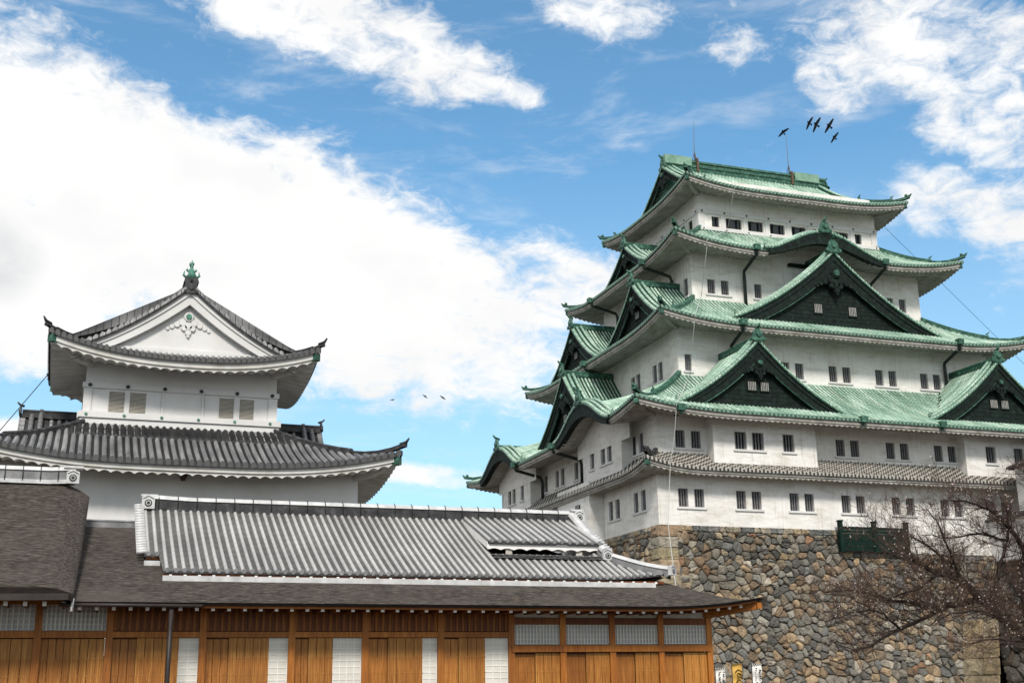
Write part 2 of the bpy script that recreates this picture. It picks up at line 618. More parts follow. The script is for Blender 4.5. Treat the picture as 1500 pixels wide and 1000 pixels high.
class Skirt:
    """hipped (or hip-and-gable) tiled roof round a rectangle, with upturned corners"""
    def __init__(s, cx, cy, hx, hy, run, ze, rise, lift, Ld, o, ug=None, long='x', bulges=None, k=.34,
                 total=None):
        s.__dict__.update(locals())
        s.bulges = bulges or {}
        s.total = total or run      # run over which the rise is reached

    def halves(s, which):
        return (s.hx, s.hy) if which in ('front', 'back') else (s.hy, s.hx)

    def lift_at(s, half, a):
        d = half - abs(a)
        return s.lift * max(0, 1 - d / s.Ld) ** 2.4

    def bul(s, which, a):
        return sum(H * bell((a - a0) / hw) for a0, hw, H in s.bulges.get(which, []))

    def z(s, which, a, b, fade=True):
        half = s.halves(which)[0]
        t = min(1, max(0, b / s.total))
        L = s.lift_at(half, a) * (1 - min(1, b / s.run)) ** 1.5
        B = s.bul(which, a) * max(0, 1 - b / s.run)
        return s.ze + L + B + s.rise * prof(t, s.k)

    def bmax(s, which, a):
        half = s.halves(which)[0]
        if s.ug is None:
            return max(0.001, min(s.run, half - abs(a)))
        islong = (which in ('front', 'back')) == (s.long == 'x')
        if islong:
            return s.total if abs(a) <= s.ug else max(.001, half - abs(a))
        hip = (s.hx if s.long == 'x' else s.hy) - s.ug
        return max(.001, min(hip, half - abs(a)))

    def surface(s, which, sp, r, nrow=7, facets=4, edge=.17, cut=None):
        """ribbed tile surface; materials 0 rib, 1 pan, 2 edge"""
        T = side_T(s.cx, s.cy, s.hx, s.hy, which)
        half = s.halves(which)[0]
        mb = MB()
        n = int(2 * half / sp)
        sp = 2 * half / n
        cols = []
        for i in range(n):
            c = -half + (i + .5) * sp
            offs = [(-sp / 2, 0)] + [(r * math.cos(math.pi * (1 - q / facets)), r * math.sin(math.pi * q / facets)) for q in range(facets + 1)]
            for q, (da, h) in enumerate(offs):
                cols.append((c + da, h, i, q))
        cols.append((half, 0, n, 0))
        prev = None
        for (a, h, i, q) in cols:
            bm = s.bmax(which, a)
            ids = []
            for k in range(nrow + 1):
                b = bm * k / nrow
                p = T(a, b, s.z(which, a, b) + h)
                ids.append(mb.vert(p, (a + 40, b)))
            z0 = s.z(which, a, 0)
            top = mb.vert(T(a, -.01, z0 + h))
            bot = mb.vert(T(a, -.01, z0 - edge))
            if prev:
                pid, ptop, pbot, pq = prev
                rib = q >= 2
                for k in range(nrow):
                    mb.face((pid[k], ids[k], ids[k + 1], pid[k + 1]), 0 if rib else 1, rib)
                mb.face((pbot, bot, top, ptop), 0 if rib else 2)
            prev = (ids, top, bot, q)
        return mb

    def eave(s, which, board=.28, pitch=.42, amp=.075, inset=.12, drop=.12, slope=.2):
        """white plastered eave board and wavy plastered rafters of one side"""
        T = side_T(s.cx, s.cy, s.hx, s.hy, which)
        half = s.halves(which)[0]
        mb = MB()
        n = int(2 * (half - inset) / pitch) * 4
        prev = None
        hh = half - inset
        for i in range(n + 1):
            a = -hh + 2 * hh * i / n
            z0 = s.ze + s.lift_at(half, a) + s.bul(which, a) - drop
            wav = (0, .72, 1, .72)[i % 4] * amp
            bm = max(.02, min(s.o - inset, hh - abs(a)))
            pts = [(inset, z0), (inset, z0 - board), (inset + .07, z0 - board - .005), (inset + .07, z0 - board - amp * 1.9 + wav)]
            for k in range(1, 4):
                b = inset + .07 + (bm - .07 if bm > .08 else .01) * k / 3
                L = (s.lift_at(half, a) * (1 - min(1, b / s.run)) ** 1.5 + s.bul(which, a) * (1 - .25 * b / s.o))
                zz = s.ze + L - drop - board - amp * 1.9 + wav + slope * (b - inset)
                pts.append((b, zz))
            ids = [mb.vert(T(a, b, zz)) for b, zz in pts]
            if prev:
                for k in range(len(ids) - 1):
                    mb.face((prev[k], prev[k + 1], ids[k + 1], ids[k]), 0)
            prev = ids
        return mb

    def hip_pts(s, ca, cb, n=9, b1=None, extra=0, over=0):
        """points up one hip; ca, cb are +-1 for the corner"""
        b1 = b1 or (s.run if s.ug is None else (s.hx if s.long == 'x' else s.hy) - s.ug)
        P = []
        for k in range(n + 1):
            b = -over + (b1 + over) * k / n
            zz = s.z('front', s.hx - max(0, b), max(0, b))
            zz += extra * max(0, 1 - b / 1.6) ** 2
            P.append((s.cx + ca * (s.hx - b), s.cy + cb * (s.hy - b), zz))
        return P


def cap_prof(w, h):
    return [(-w, -.08), (-w, h * .62), (-w * 1.15, h * .66), (-w * .8, h * .9), (-w * .35, h), (w * .35, h), (w * .8, h * .9), (w * 1.15, h * .66), (w, h * .62), (w, -.08)]


def oni(mb, c, out, s, m=0):
    """ridge-end ogre tile: shaped plate with boss, scroll ears and a raised horn; out = horizontal unit vector"""
    o = Vector(out)
    side = Vector((-o.y, o.x, 0))
    c = Vector(c)
    up = Vector((0, 0, 1))
    out2 = [(-.5, -.15), (-.62, .1), (-.45, .3), (-.42, .55), (-.25, .8), (0, .95), (.25, .8), (.42, .55), (.45, .3), (.62, .1), (.5, -.15)]
    A = [mb.vert(c + side * x * s + up * z * s) for x, z in out2]
    B = [mb.vert(c + o * .16 * s + side * x * s * .9 + up * z * s * .95) for x, z in out2]
    n = len(A)
    for j in range(n):
        mb.face((A[j], A[(j + 1) % n], B[(j + 1) % n], B[j]), m)
    mb.face(B, m)
    mb.face(A[::-1], m)
    mb.disc(c + o * .15 * s + up * .38 * s, .24 * s, o, .12 * s, 8, m)
    for k in (-1, 1):
        mb.disc(c + o * .1 * s + side * .52 * s * k + up * .02 * s, .17 * s, o, .1 * s, 7, m)
    mb.tube([c + up * .85 * s - o * .2 * s, c + up * 1.0 * s + o * .2 * s, c + up * 1.22 * s + o * .42 * s], [.12 * s, .11 * s, .07 * s], 6, m)


def build_skirt(root, sk, mats, name, sp, r, sides=('front', 'right', 'back', 'left'), facets=4, nrow=7, hipw=.19, hiph=.34,
                board=.28, pitch=.42, amp=.105, tip=.28, bull=True, slope=.2, tier=.55):
    """mats: rib, pan, edge, hip, eave"""
    big = MB()
    first = None
    for w in sides:
        m = sk.surface(w, sp, r, nrow, facets)
        off = len(big.v)
        big.v += m.v
        big.uv += m.uv
        big.f += [tuple(i + off for i in f) for f in m.f]
        big.m += m.m
        big.sm += m.sm
        big.c += m.c
    ro = big.build(name, mats[:3], root)
    for w in sides:
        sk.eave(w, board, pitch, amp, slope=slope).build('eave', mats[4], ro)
    for ca in (-1, 1):
        for cb in (-1, 1):
            if cb == 1 and ca == 1:
                continue
            h = MB()
            P = sk.hip_pts(ca, cb, 10, extra=tip, over=.12)
            cut = max(2, int(10 * (1 - tier)))
            low = lambda t: [(x, z * (.55 + .1 * t)) for x, z in cap_prof(hipw * .8, hiph)]
            h.sweep(P[:cut + 2], low)
            h.sweep(P[cut:], cap_prof(hipw, hiph))
            d = Vector((ca, cb, 0)).normalized()
            if bull:
                oni(h, Vector(P[cut]) + Vector((0, 0, .06)), d, hiph * 1.35)
            tipv = Vector(P[0])
            h.tube([tipv - d * .3 + Vector((0, 0, .08)), tipv + d * .02 + Vector((0, 0, .15)), tipv + d * .16 + Vector((0, 0, .32))], [.11, .10, .05] if bull else [.07, .07, .035], 6)
            if bull:
                h.ball(tipv - d * .3 + Vector((0, 0, .2)), (.14, .14, .16))
            h.build('hip_ridge', mats[3], ro)
            q = MB()
            # green copper shoe on the end of the hip rafter
            zc = sk.ze + sk.lift - .3
            c = Vector((sk.cx + ca * (sk.hx - .18), sk.cy + cb * (sk.hy - .18), zc - .12))
            e = Vector((-d.y, d.x, 0))
            ids = []
            for dx, dy, dz in ((-.5, -.16, -.2), (.12, -.16, -.16), (.12, .16, -.16), (-.5, .16, -.2), (-.5, -.16, .16), (.12, -.16, .16), (.12, .16, .16), (-.5, .16, .16)):
                ids.append(q.vert(c + d * dx + e * dy + Vector((0, 0, dz))))
            for f in ((0, 3, 2, 1), (4, 5, 6, 7), (0, 1, 5, 4), (1, 2, 6, 5), (2, 3, 7, 6), (3, 0, 4, 7)):
                q.face([ids[k] for k in f])
            q.build('rafter_shoe', 'copper_trim', ro)
            q = MB()
            # hip rafter below the corner, from the wall to the shoe
            p0 = c - d * .3
            p1 = Vector((sk.cx + ca * (sk.hx - sk.o), sk.cy + cb * (sk.hy - sk.o), sk.ze - board - .12 + sk.o * slope))
            q.sweep([p1, (p0 + p1) * .5 + Vector((0, 0, -.12)), p0], [(-.16, .1), (-.16, -.22), (.16, -.22), (.16, .1)])
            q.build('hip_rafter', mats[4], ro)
    return ro


def gable(root, T, a0, hw, zp, bf, mainz, bback, mats, name='gable_roof', sp=.3, r=.075, surface=True,
          board=.25, ridge=True, ridge_back=None, kara=False, panel=True, windows=(), orn=1.0, facets=4, depthfrac=.24,
          ridgeh=.42, onis=.75, bar='bar_pale', zb_off=0., ornmat='copper_trim', inset=.5, style='keep', rakes=True):
    """gable over an eave.  mats: rib, pan, edge, ridge, barge, panel, trim"""
    ax = Vector(T(0, -1, 0)) - Vector(T(0, 0, 0))
    H = zp(0) - zp(hw)
    N = 14
    ws = [hw * k / N for k in range(N + 1)]
    mb = MB()

    def bb(w, sgn):
        """how far back the gable roof runs before the main roof swallows it"""
        z0 = zp(w) - .15
        b = bf
        while b < bback and mainz(a0 + sgn * w, b) < z0:
            b += .1
        return min(bback, max(bf + .1, b + .2))
    if surface:
        for sgn in (-1, 1):
            st = bf + 1.22
            n = max(2, int((bback - st) / sp))
            cols = []
            for i in range(n):
                c = st + (i + .5) * (bback - st) / n
                s2 = (bback - st) / n
                for q, (db, h) in enumerate([(-s2 / 2, 0)] + [(r * math.cos(math.pi * (1 - q / facets)), r * math.sin(math.pi * q / facets)) for q in range(facets + 1)]):
                    cols.append((c + db, h, q))
            pv = None
            for w in ws:
                nv = [mb.vert(T(a0 + sgn * w, b, zp(w) + .01)) for b in (bf + .05, st)]
                if pv:
                    f = (pv[0], pv[1], nv[1], nv[0])
                    mb.face(f if sgn > 0 else f[::-1], 2)
                pv = nv
            prev = None
            for (b, h, q) in cols:
                ids = []
                for k, w in enumerate(ws):
                    ok = b <= bb(w, sgn)
                    ids.append((mb.vert(T(a0 + sgn * w, b, zp(w) + h), (b + 20, w * 1.15)), ok))
                if prev:
                    for k in range(N):
                        if prev[k][1] and prev[k + 1][1]:
                            f = (prev[k][0], ids[k][0], ids[k + 1][0], prev[k + 1][0])
                            mb.face(f if sgn > 0 else f[::-1], 0 if q >= 2 else 1, q >= 2)
                prev = ids
    # verge: short tiles laid across the rake, then two rolls along it
    vw = .26
    for sgn in (-1, 1):
        L = 0
        samples = []
        step = .05
        w = 0
        arc = 0
        while w <= hw:
            samples.append((w, arc))
            dz = zp(min(hw, w + step)) - zp(w)
            arc += math.hypot(step, dz)
            w += step
        prev = None
        for (w, arc) in samples:
            fr = (arc / .3) % 1
            hgt = .085 * max(0, math.sin(math.pi * min(1, fr / .62))) if fr < .62 else 0
            z0 = zp(w) + .11
            rib = hgt > 0.004
            ids = [mb.vert(T(a0 + sgn * w, bf + vw, z0 + hgt), (arc, 0)), mb.vert(T(a0 + sgn * w, bf, z0 + hgt), (arc, .4)),
                   mb.vert(T(a0 + sgn * w, bf - .02, z0 - .13), (arc, .6)), mb.vert(T(a0 + sgn * w, bf, z0 - .24), (arc, .7))]
            if prev:
                f = (prev[0][0], ids[0], ids[1], prev[0][1])
                mb.face(f if sgn < 0 else f[::-1], 0 if rib or prev[1] else 1)
                f = (prev[0][1], ids[1], ids[2], prev[0][2])
                mb.face(f if sgn < 0 else f[::-1], 0 if rib or prev[1] else 2)
                f = (prev[0][2], ids[2], ids[3], prev[0][3])
                mb.face(f if sgn < 0 else f[::-1], 2)
            prev = (ids, rib)
    ro = mb.build(name, mats[:3], root)
    if rakes:
        rk = MB()
        for sgn in (-1, 1):
            for bo, rr, w0, w1 in ((.52, .125, 0, hw * .93), (.92, .125, 0, hw * .86)):
                pts = []
                hh = .2 if bo < .7 else .32
                for k in range(15):
                    w = w0 + (w1 - w0) * k / 14
                    pts.append(T(a0 + sgn * w, bf + bo, zp(w) + hh))
                rk.tube(pts, rr, 6, 0)
                rk.sweep(pts, [(-.1, -hh - .05), (-.1, .0), (.1, .0), (.1, -hh - .05)], 1)
            e = T(a0 + sgn * hw * .93, bf + .5, zp(hw * .93) + .12)
            oni(rk, e, (Vector(T(sgn, 0, 0)) - Vector(T(0, 0, 0))), onis * .45)
        rk.build('rake_roll', [mats[0], mats[2]], ro)
    if ridge:
        rd = MB()
        b2 = ridge_back or bback
        nn = 6
        rd.sweep([T(a0, bf + .1 + (b2 - bf - .1) * k / nn, zp(0) + .02) for k in range(nn + 1)], cap_prof(.2, ridgeh))
        rd.build('ridge', mats[3], ro)
        od = MB()
        oni(od, T(a0, bf + .06, zp(0) + ridgeh * .2), ax, onis)
        od.build('ridge_ornament', ornmat if style == 'keep' else mats[3], ro)
    # bargeboard following the rake, and a pale moulding on its lower edge
    bd = MB()
    D = H * depthfrac
    M = 22
    for sgn in (-1, 1):
        prev = None
        for k in range(M + 1):
            w = hw * k / M
            d = D * (1 - .35 * k / M)
            zt = zp(w) - .02
            zl = zt - d
            ids = [bd.vert(T(a0 + sgn * w, bf + .1, zt)), bd.vert(T(a0 + sgn * w, bf + .1, zt - d * .42)),
                   bd.vert(T(a0 + sgn * w, bf + .17, zt - d * .43)), bd.vert(T(a0 + sgn * w, bf + .17, zl)),
                   bd.vert(T(a0 + sgn * w, bf + .35, zl))]
            if prev:
                for q in range(4):
                    f = (prev[q], prev[q + 1], ids[q + 1], ids[q])
                    bd.face(f if sgn > 0 else f[::-1], 0)
            prev = ids
    bo = bd.build('bargeboard', mats[4], ro)
    td = MB()
    for sgn in (-1, 1):
        td.tube([T(a0 + sgn * hw * k / M, bf + .16, zp(hw * k / M) - .02 - D * (1 - .35 * k / M)) for k in range(M + 1)], .035 if style == 'keep' else .02, 4, 0)
    td.build('barge_moulding', mats[6], bo)
    if panel:
        pd = MB()
        bp = bf + inset
        for sgn in (-1, 1):
            prev = None
            for k in range(M + 1):
                w = hw * .97 * k / M
                zt = max(zp(w) - .12, mainz(a0, bp) - .3)
                zl = mainz(a0, bp) - .3 + zb_off
                ids = [pd.vert(T(a0 + sgn * w, bp, zt)), pd.vert(T(a0 + sgn * w, bp, min(zt, zl)))]
                if prev:
                    f = (prev[0], prev[1], ids[1], ids[0])
                    pd.face(f if sgn > 0 else f[::-1], 0)
                prev = ids
        # sill band at the foot of the gable
        zl = mainz(a0, bp)
        pd.box((a0 - hw * .72, bp - .1, zl - .05), (a0 + hw * .72, bp + .05, zl + .2), 1, T)
        if style == 'keep':
            zz = zl + .45
            while zz < zp(0) - D:
                ww = hw * .7 * (1 - (zz - zl) / max(.1, (zp(0) - zl)))
                pd.box((a0 - ww, bp - .02, zz), (a0 + ww, bp + .01, zz + .03), 1, T)
                zz += .32
        pn = pd.build('gable_wall', [mats[5], mats[4]], ro)
        for (wa, wz, wwid, whei) in windows:
            wd = MB()
            wd.box((a0 + wa - wwid / 2, bp - .05, wz), (a0 + wa + wwid / 2, bp + .02, wz + whei), 0, T)
            wd.box((a0 + wa - wwid / 2 - .06, bp - .1, wz - .08), (a0 + wa + wwid / 2 + .06, bp + .02, wz - .002), 1, T)
            nb = 5
            for q in range(nb):
                xx = a0 + wa - wwid / 2 + wwid * (q + .5) / nb
                wd.box((xx - wwid * .055, bp - .09, wz), (xx + wwid * .055, bp - .052, wz + whei), 2, T)
            wd.build('lattice_window', ['void', mats[4], bar], pn)
    if orn:
        gd = MB()
        s = orn
        zt = zp(0) - (D * 1.35 if style == 'keep' else 1.55)
        bo_ = bf + (.12 if style == 'keep' else inset - .01)

        def dsc(x, z, rr, dep=.16, m=0):
            gd.disc(T(a0 + x * s, bo_, zt + z * s), rr * s, ax, dep * s, 10, m)
        dsc(0, .25, .42, .2)
        dsc(0, .25, .26, .3, 1)
        for sg in (-1, 1):
            dsc(sg * .42, -.2, .3)
            dsc(sg * .3, -.62, .26)
            dsc(sg * .82, -.38, .24, .12)
            dsc(sg * 1.18, -.55, .19, .1)
            dsc(sg * 1.48, -.72, .14, .1)
        dsc(0, -.45, .34)
        dsc(0, -.95, .26)
        dsc(0, -1.22, .13)
        gd.build('gable_pendant', [mats[4] if style == 'keep' else 'plaster_clean', ornmat], ro)
    return ro


# ------------------------------------------------------------------ walls and windows
def wall_face(mb, T, a0, a1, z0, z1, holes, depth=.3, m=0):
    xs = sorted({a0, a1, *[h[0] for h in holes], *[h[1] for h in holes]})
    zs = sorted({z0, z1, *[h[2] for h in holes], *[h[3] for h in holes]})
    for x0, x1 in zip(xs, xs[1:]):
        for y0, y1 in zip(zs, zs[1:]):
            xm, ym = (x0 + x1) / 2, (y0 + y1) / 2
            if any(h[0] < xm < h[1] and h[2] < ym < h[3] for h in holes):
                continue
            mb.quad(T(x0, 0, y0), T(x1, 0, y0), T(x1, 0, y1), T(x0, 0, y1), m)
    for (l, r_, b, t) in holes:
        mb.quad(T(l, 0, b), T(l, 0, t), T(l, depth, t), T(l, depth, b), m)
        mb.quad(T(r_, 0, b), T(r_, depth, b), T(r_, depth, t), T(r_, 0, t), m)
        mb.quad(T(l, 0, t), T(r_, 0, t), T(r_, depth, t), T(l, depth, t), m)
        mb.quad(T(l, 0, b), T(l, depth, b), T(r_, depth, b), T(r_, 0, b), m)


WR = random.Random(5)


def window(root, T, l, r_, b, t, bars=4, depth=.28, sill=None, glass='void', bmat='bar_grey', red=False):
    w = MB()
    w.quad(T(l - .02, depth, b - .02), T(r_ + .02, depth, b - .02), T(r_ + .02, depth, t + .02), T(l - .02, depth, t + .02))
    if glass == 'void':
        glass = WR.choice(['void', 'void', 'glass_dark', 'glass_dark', 'curtain'])
    wo = w.build('window', glass, root)
    q = MB()
    for k in range(bars):
        x = l + (r_ - l) * (k + .5) / bars
        q.box((x - .045, depth - .16, b), (x + .045, depth - .07, t), 0, T)
    q.build('window_bars', bmat, wo)
    if sill:
        s = MB()
        s.box((sill[0], -.1, b - .16), (sill[1], .01, b - .025), 0, T)
        s.build('window_sill', 'plaster_clean', wo)
    return wo


# ================================================================== STONE BASE
STONES = [(.19, .185, .17), (.13, .13, .125), (.155, .16, .16), (.33, .25, .165), (.25, .195, .14), (.20, .145, .10), (.34, .31, .27),
          (.2, .185, .16), (.27, .165, .105), (.095, .095, .09), (.24, .23, .205), (.27, .225, .165)]
STW = [6, 4, 4, 4, 5, 4, 4, 6, .6, 3, 5, 4]


def clip_poly(poly, px, py, nx, ny):
    """keep the part where (x-px)*nx+(y-py)*ny<=0"""
    out = []
    n = len(poly)
    for i in range(n):
        A, B = poly[i], poly[(i + 1) % n]
        da = (A[0] - px) * nx + (A[1] - py) * ny
        db = (B[0] - px) * nx + (B[1] - py) * ny
        if da <= 0:
            out.append(A)
        if (da < 0 < db) or (db < 0 < da):
            t = da / (da - db)
            out.append((A[0] + (B[0] - A[0]) * t, A[1] + (B[1] - A[1]) * t))
    return out


def stone(mb, poly, S, rng, col, bulge=.16, gap=.009):
    """one boulder: polygon in wall coordinates (s, z) -> bulged lump; S(s, z, out) -> world"""
    cx = sum(p[0] for p in poly) / len(poly)
    cy = sum(p[1] for p in poly) / len(poly)
    rad = sum(math.hypot(p[0] - cx, p[1] - cy) for p in poly) / len(poly)
    if rad < .06:
        return
    # round the corners a little
    P = []
    n = len(poly)
    for i in range(n):
        A, B, C_ = poly[i - 1], poly[i], poly[(i + 1) % n]
        la = math.hypot(B[0] - A[0], B[1] - A[1]) + 1e-6
        lc = math.hypot(B[0] - C_[0], B[1] - C_[1]) + 1e-6
        u1, u2 = min(.45, rng.uniform(.03, .13) / la), min(.45, rng.uniform(.03, .13) / lc)
        P.append((B[0] * (1 - u1) + A[0] * u1, B[1] * (1 - u1) + A[1] * u1))
        P.append((B[0] * (1 - u2) + C_[0] * u2, B[1] * (1 - u2) + C_[1] * u2))
    g = max(.5, 1 - gap * rng.uniform(.5, 2.2) / rad)
    rings = []
    tl_ = min(.34, .34 * (.3 / rad) ** 1.5)
    ta, tb = rng.uniform(-tl_, tl_), rng.uniform(-tl_, tl_)
    bl = bulge * rng.uniform(.5, 1.3)
    for sc, h in ((g, -1.2), (g, .0), (g * .88, .6), (g * .52, .95)):
        ring = []
        for (x, y) in P:
            dl = math.hypot(x - cx, y - cy) + 1e-6
            s_ = sc if sc < .7 else max(sc, 1 - .075 / dl) if sc < g else sc
            dx, dy = (x - cx) * s_, (y - cy) * s_
            jit = rng.uniform(-.045, .045) if h > 0 else rng.uniform(-.05, .02)
            o = h * bl + (ta * dx + tb * dy if h > 0 else 0) + jit
            ring.append(mb.vert(S(cx + dx, cy + dy, o)))
        rings.append(ring)
    c0 = mb.vert(S(cx, cy, bl * rng.uniform(.85, 1.1)))
    m = len(P)
    for A, B in zip(rings, rings[1:]):
        for j in range(m):
            mb.face((A[j], A[(j + 1) % m], B[(j + 1) % m], B[j]), 0, False, col)
    for j in range(m):
        mb.face((rings[-1][j], rings[-1][(j + 1) % m], c0), 0, False, col)


def stone_wall_face(mb, S, s0, s1, z0, ztop, cell, rng, flatter=1.15, top_row=True, tint=1.0, palette=None, lower_small=True):
    """ztop: function of s"""
    zmax = max(ztop(s0 + (s1 - s0) * k / 40) for k in range(41))
    seeds = []
    row = 0
    z = z0
    while z < zmax + cell:
        ch = cell / flatter
        x = s0 - cell
        while x < s1 + cell:
            k = rng.uniform(.7, 1.25)
            seeds.append((x + rng.uniform(-.42, .42) * cell + (row % 2) * cell * .5, z + rng.uniform(-.42, .42) * ch))
            if rng.random() < .3:
                seeds.append((x + rng.uniform(-.5, .5) * cell, z + rng.uniform(-.5, .5) * ch))
            x += cell * k
        z += ch
        row += 1
    grid = {}
    for i, p in enumerate(seeds):
        grid.setdefault((int(p[0] // cell), int(p[1] // cell)), []).append(i)
    for i, p in enumerate(seeds):
        poly = [(p[0] - 1.6 * cell, p[1] - 1.4 * cell), (p[0] + 1.6 * cell, p[1] - 1.4 * cell), (p[0] + 1.6 * cell, p[1] + 1.4 * cell), (p[0] - 1.6 * cell, p[1] + 1.4 * cell)]
        gx, gy = int(p[0] // cell), int(p[1] // cell)
        for dx in range(-3, 4):
            for dy in range(-3, 4):
                for j in grid.get((gx + dx, gy + dy), ()):
                    if j != i:
                        q = seeds[j]
                        poly = clip_poly(poly, (p[0] + q[0]) / 2, (p[1] + q[1]) / 2, q[0] - p[0], (q[1] - p[1]))
                        if not poly:
                            break
        tr = .42 if top_row else 0
        zt = ztop(p[0]) - tr
        poly = clip_poly(poly, 0, zt, 0, 1) if poly else poly
        poly = clip_poly(poly, s0, 0, -1, 0) if poly else poly
        poly = clip_poly(poly, s1, 0, 1, 0) if poly else poly
        if not poly or len(poly) < 3:
            continue
        col = rng.choices(palette or STONES, STW if palette is None else None)[0]
        f = rng.uniform(.62, 1.35) * tint
        stone(mb, poly, S, rng, tuple(min(.6, c * f) for c in col), .24 * cell / .8)
    if top_row:
        x = s0
        while x < s1 - .2:
            w = rng.uniform(.45, .95)
            w = min(w, s1 - x)
            zt = ztop(x + w / 2)
            col = rng.choice([(.32, .29, .24), (.3, .27, .22), (.2, .2, .2), (.14, .15, .155), (.36, .29, .2)])
            stone(mb, [(x, zt - .42), (x + w, zt - .42), (x + w, zt), (x, zt)], S, rng, col, .1, .02)
            x += w


def build_stone_base():
    root = thing('stone_wall', 'tall dry stone wall of grey and tan boulders beneath the green roofed keep', 'stone wall', (18, 16, 0))
    rng = random.Random(3)
    ZT = 11.78

    def bat(z):
        t = max(0, (ZT - z) / ZT)
        return .25 * t + 2.1 * t * t
    Sf = lambda s, z, o: (s - 0.0, -bat(z) - o, z)
    Sl = lambda s, z, o: (-bat(z) - o, s, z)
    top = lambda s: ZT if s < 14.1 else 10.3
    mb = MB()
    # quoins at the near corner, long and short alternating
    z = ZT
    k = 0
    qs = []
    while z > .2:
        h = rng.uniform(.7, 1.0)
        lf, ll = ((2.1, 1.5) if k % 2 == 0 else (1.5, 2.1))
        lf *= rng.uniform(.95, 1.15)
        b0 = bat(z - h / 2)
        col = rng.choice([(.33, .27, .19), (.36, .30, .22), (.30, .24, .16), (.34, .31, .26)])
        col = tuple(c * rng.uniform(.85, 1.1) for c in col)
        e = -b0
        stone(mb, [(e, z - h), (e + lf + b0, z - h), (e + lf + b0, z), (e, z)], Sf, rng, col, .05, .02)
        stone(mb, [(e, z - h), (e + ll + b0, z - h), (e + ll + b0, z), (e, z)], Sl, rng, col, .05, .02)
        qs.append((z - h, z, lf, ll))
        z -= h
        k += 1
    mb.build('corner_stones', 'stone', root)
    mb = MB()
    stone_wall_face(mb, Sf, 1.25, 34.0, 0, top, .66, rng, 1.2)
    fo = mb.build('front_stones', 'stone', root)
    mb = MB()
    stone_wall_face(mb, Sl, 1.2, 32, 2.0, lambda s: ZT, .7, rng, 1.2)
    mb.build('side_stones', 'stone', root)
    mb = MB()
    n = 10
    for k in range(n):
        za, zb = ZT * k / n, ZT * (k + 1) / n
        for S, s0, s1, tp in ((Sf, 0, 14.1, ZT), (Sf, 14.1, 36.04, 10.28), (Sl, 0, 31.8, ZT)):
            z1 = min(zb, tp)
            if za >= tp:
                continue
            e0 = (lambda z: -bat(z) + .1) if s0 == 0 else (lambda z: s0)
            q = [S(e0(za), za, -.1), S(s1, za, -.1), S(s1, z1, -.1), S(e0(z1), z1, -.1)]
            mb.quad(*(q if S is Sf else q[::-1]))
    mb.quad((0, 0, ZT - .06), (14.1, 0, ZT - .06), (14.1, 31.8, ZT - .06), (0, 31.8, ZT - .06))
    mb.quad((14.1, -.2, 10.25), (36, -.2, 10.25), (36, 31.8, 10.25), (14.1, 31.8, 10.25))
    mb.build('wall_core', 'stone_gap', root)


build_stone_base()

# ================================================================== KEEP
KEN = 2.12
KX, KY = 18.02, 15.9
keep = thing('castle_keep', 'five storey white castle keep with stacked green copper roofs on stone base', 'castle', (KX, KY, 11.78))
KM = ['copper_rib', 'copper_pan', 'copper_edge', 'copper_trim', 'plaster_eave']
GM = ['copper_rib', 'copper_pan', 'copper_edge', 'copper_trim', 'copper_black', 'copper_black', 'copper_trim']


def storey(i0, z0, z1, fholes, lholes, zfront=None, name='wall', depth=.3):
    x0, x1 = i0, 2 * KX - i0
    y0, y1 = i0, 2 * KY - i0
    mb = MB()
    Tf = lambda a, b, z: (a, y0 + b, z)
    Tl = lambda a, b, z: (x0 + b, a, z)
    wall_face(mb, Tf, x0, x1, z0, z1, fholes, depth)
    # left face runs along +Y and faces -X
    wl = MB()
    wall_face(wl, Tl, y0, y1, z0, z1, lholes, depth)
    off = len(mb.v)
    mb.v += wl.v
    mb.uv += wl.uv
    mb.f += [tuple(i + off for i in f[::-1]) for f in wl.f]
    mb.m += wl.m
    mb.sm += wl.sm
    mb.c += wl.c
    mb.quad((x1, y0, z0), (x1, y1, z0), (x1, y1, z1), (x1, y0, z1))
    mb.quad((x1, y1, z0), (x0, y1, z0), (x0, y1, z1), (x1, y1, z1))
    mb.quad((x0, y0, z1), (x1, y0, z1), (x1, y1, z1), (x0, y1, z1))
    mb.build(name, 'plaster', keep)
    return Tf, Tl


def pairs(starts, w=.74, gap=1.2):
    out = []
    for s in starts:
        out += [(s, s + w, 's', s - .14, s + gap + w + .14), (s + gap, s + gap + w, None, 0, 0)]
    return out


def put_windows(T, spec, z0, z1, bars=4):
    for (l, r_, flag, a, b) in spec:
        window(keep, T, l, r_, z0, z1, bars, sill=(a, b) if flag else None)


def holes(spec, z0, z1):
    return [(s[0], s[1], z0, z1) for s in spec]


# storey 1
f1 = pairs([1.52, 5.9, 10.06, 14.24, 18.42, 22.6, 26.8, 31.2])
l1 = pairs([1.84, 6.12])
l1b = []
Tf, Tl = storey(0, 11.76, 16.3, holes(f1, 13.0, 14.22), holes(l1, 12.98, 14.35))
put_windows(Tf, f1, 13.0, 14.22)
put_windows(Tl, l1, 12.98, 14.35)
m = MB()
m.quad((14.12, 0, 10.2), (36.04, 0, 10.2), (36.04, 0, 11.76), (14.12, 0, 11.76))
m.quad((14.12, 0, 10.2), (14.12, 0, 11.76), (14.12, 2, 11.76), (14.12, 2, 10.2))
m.build('wall', 'plaster', keep)
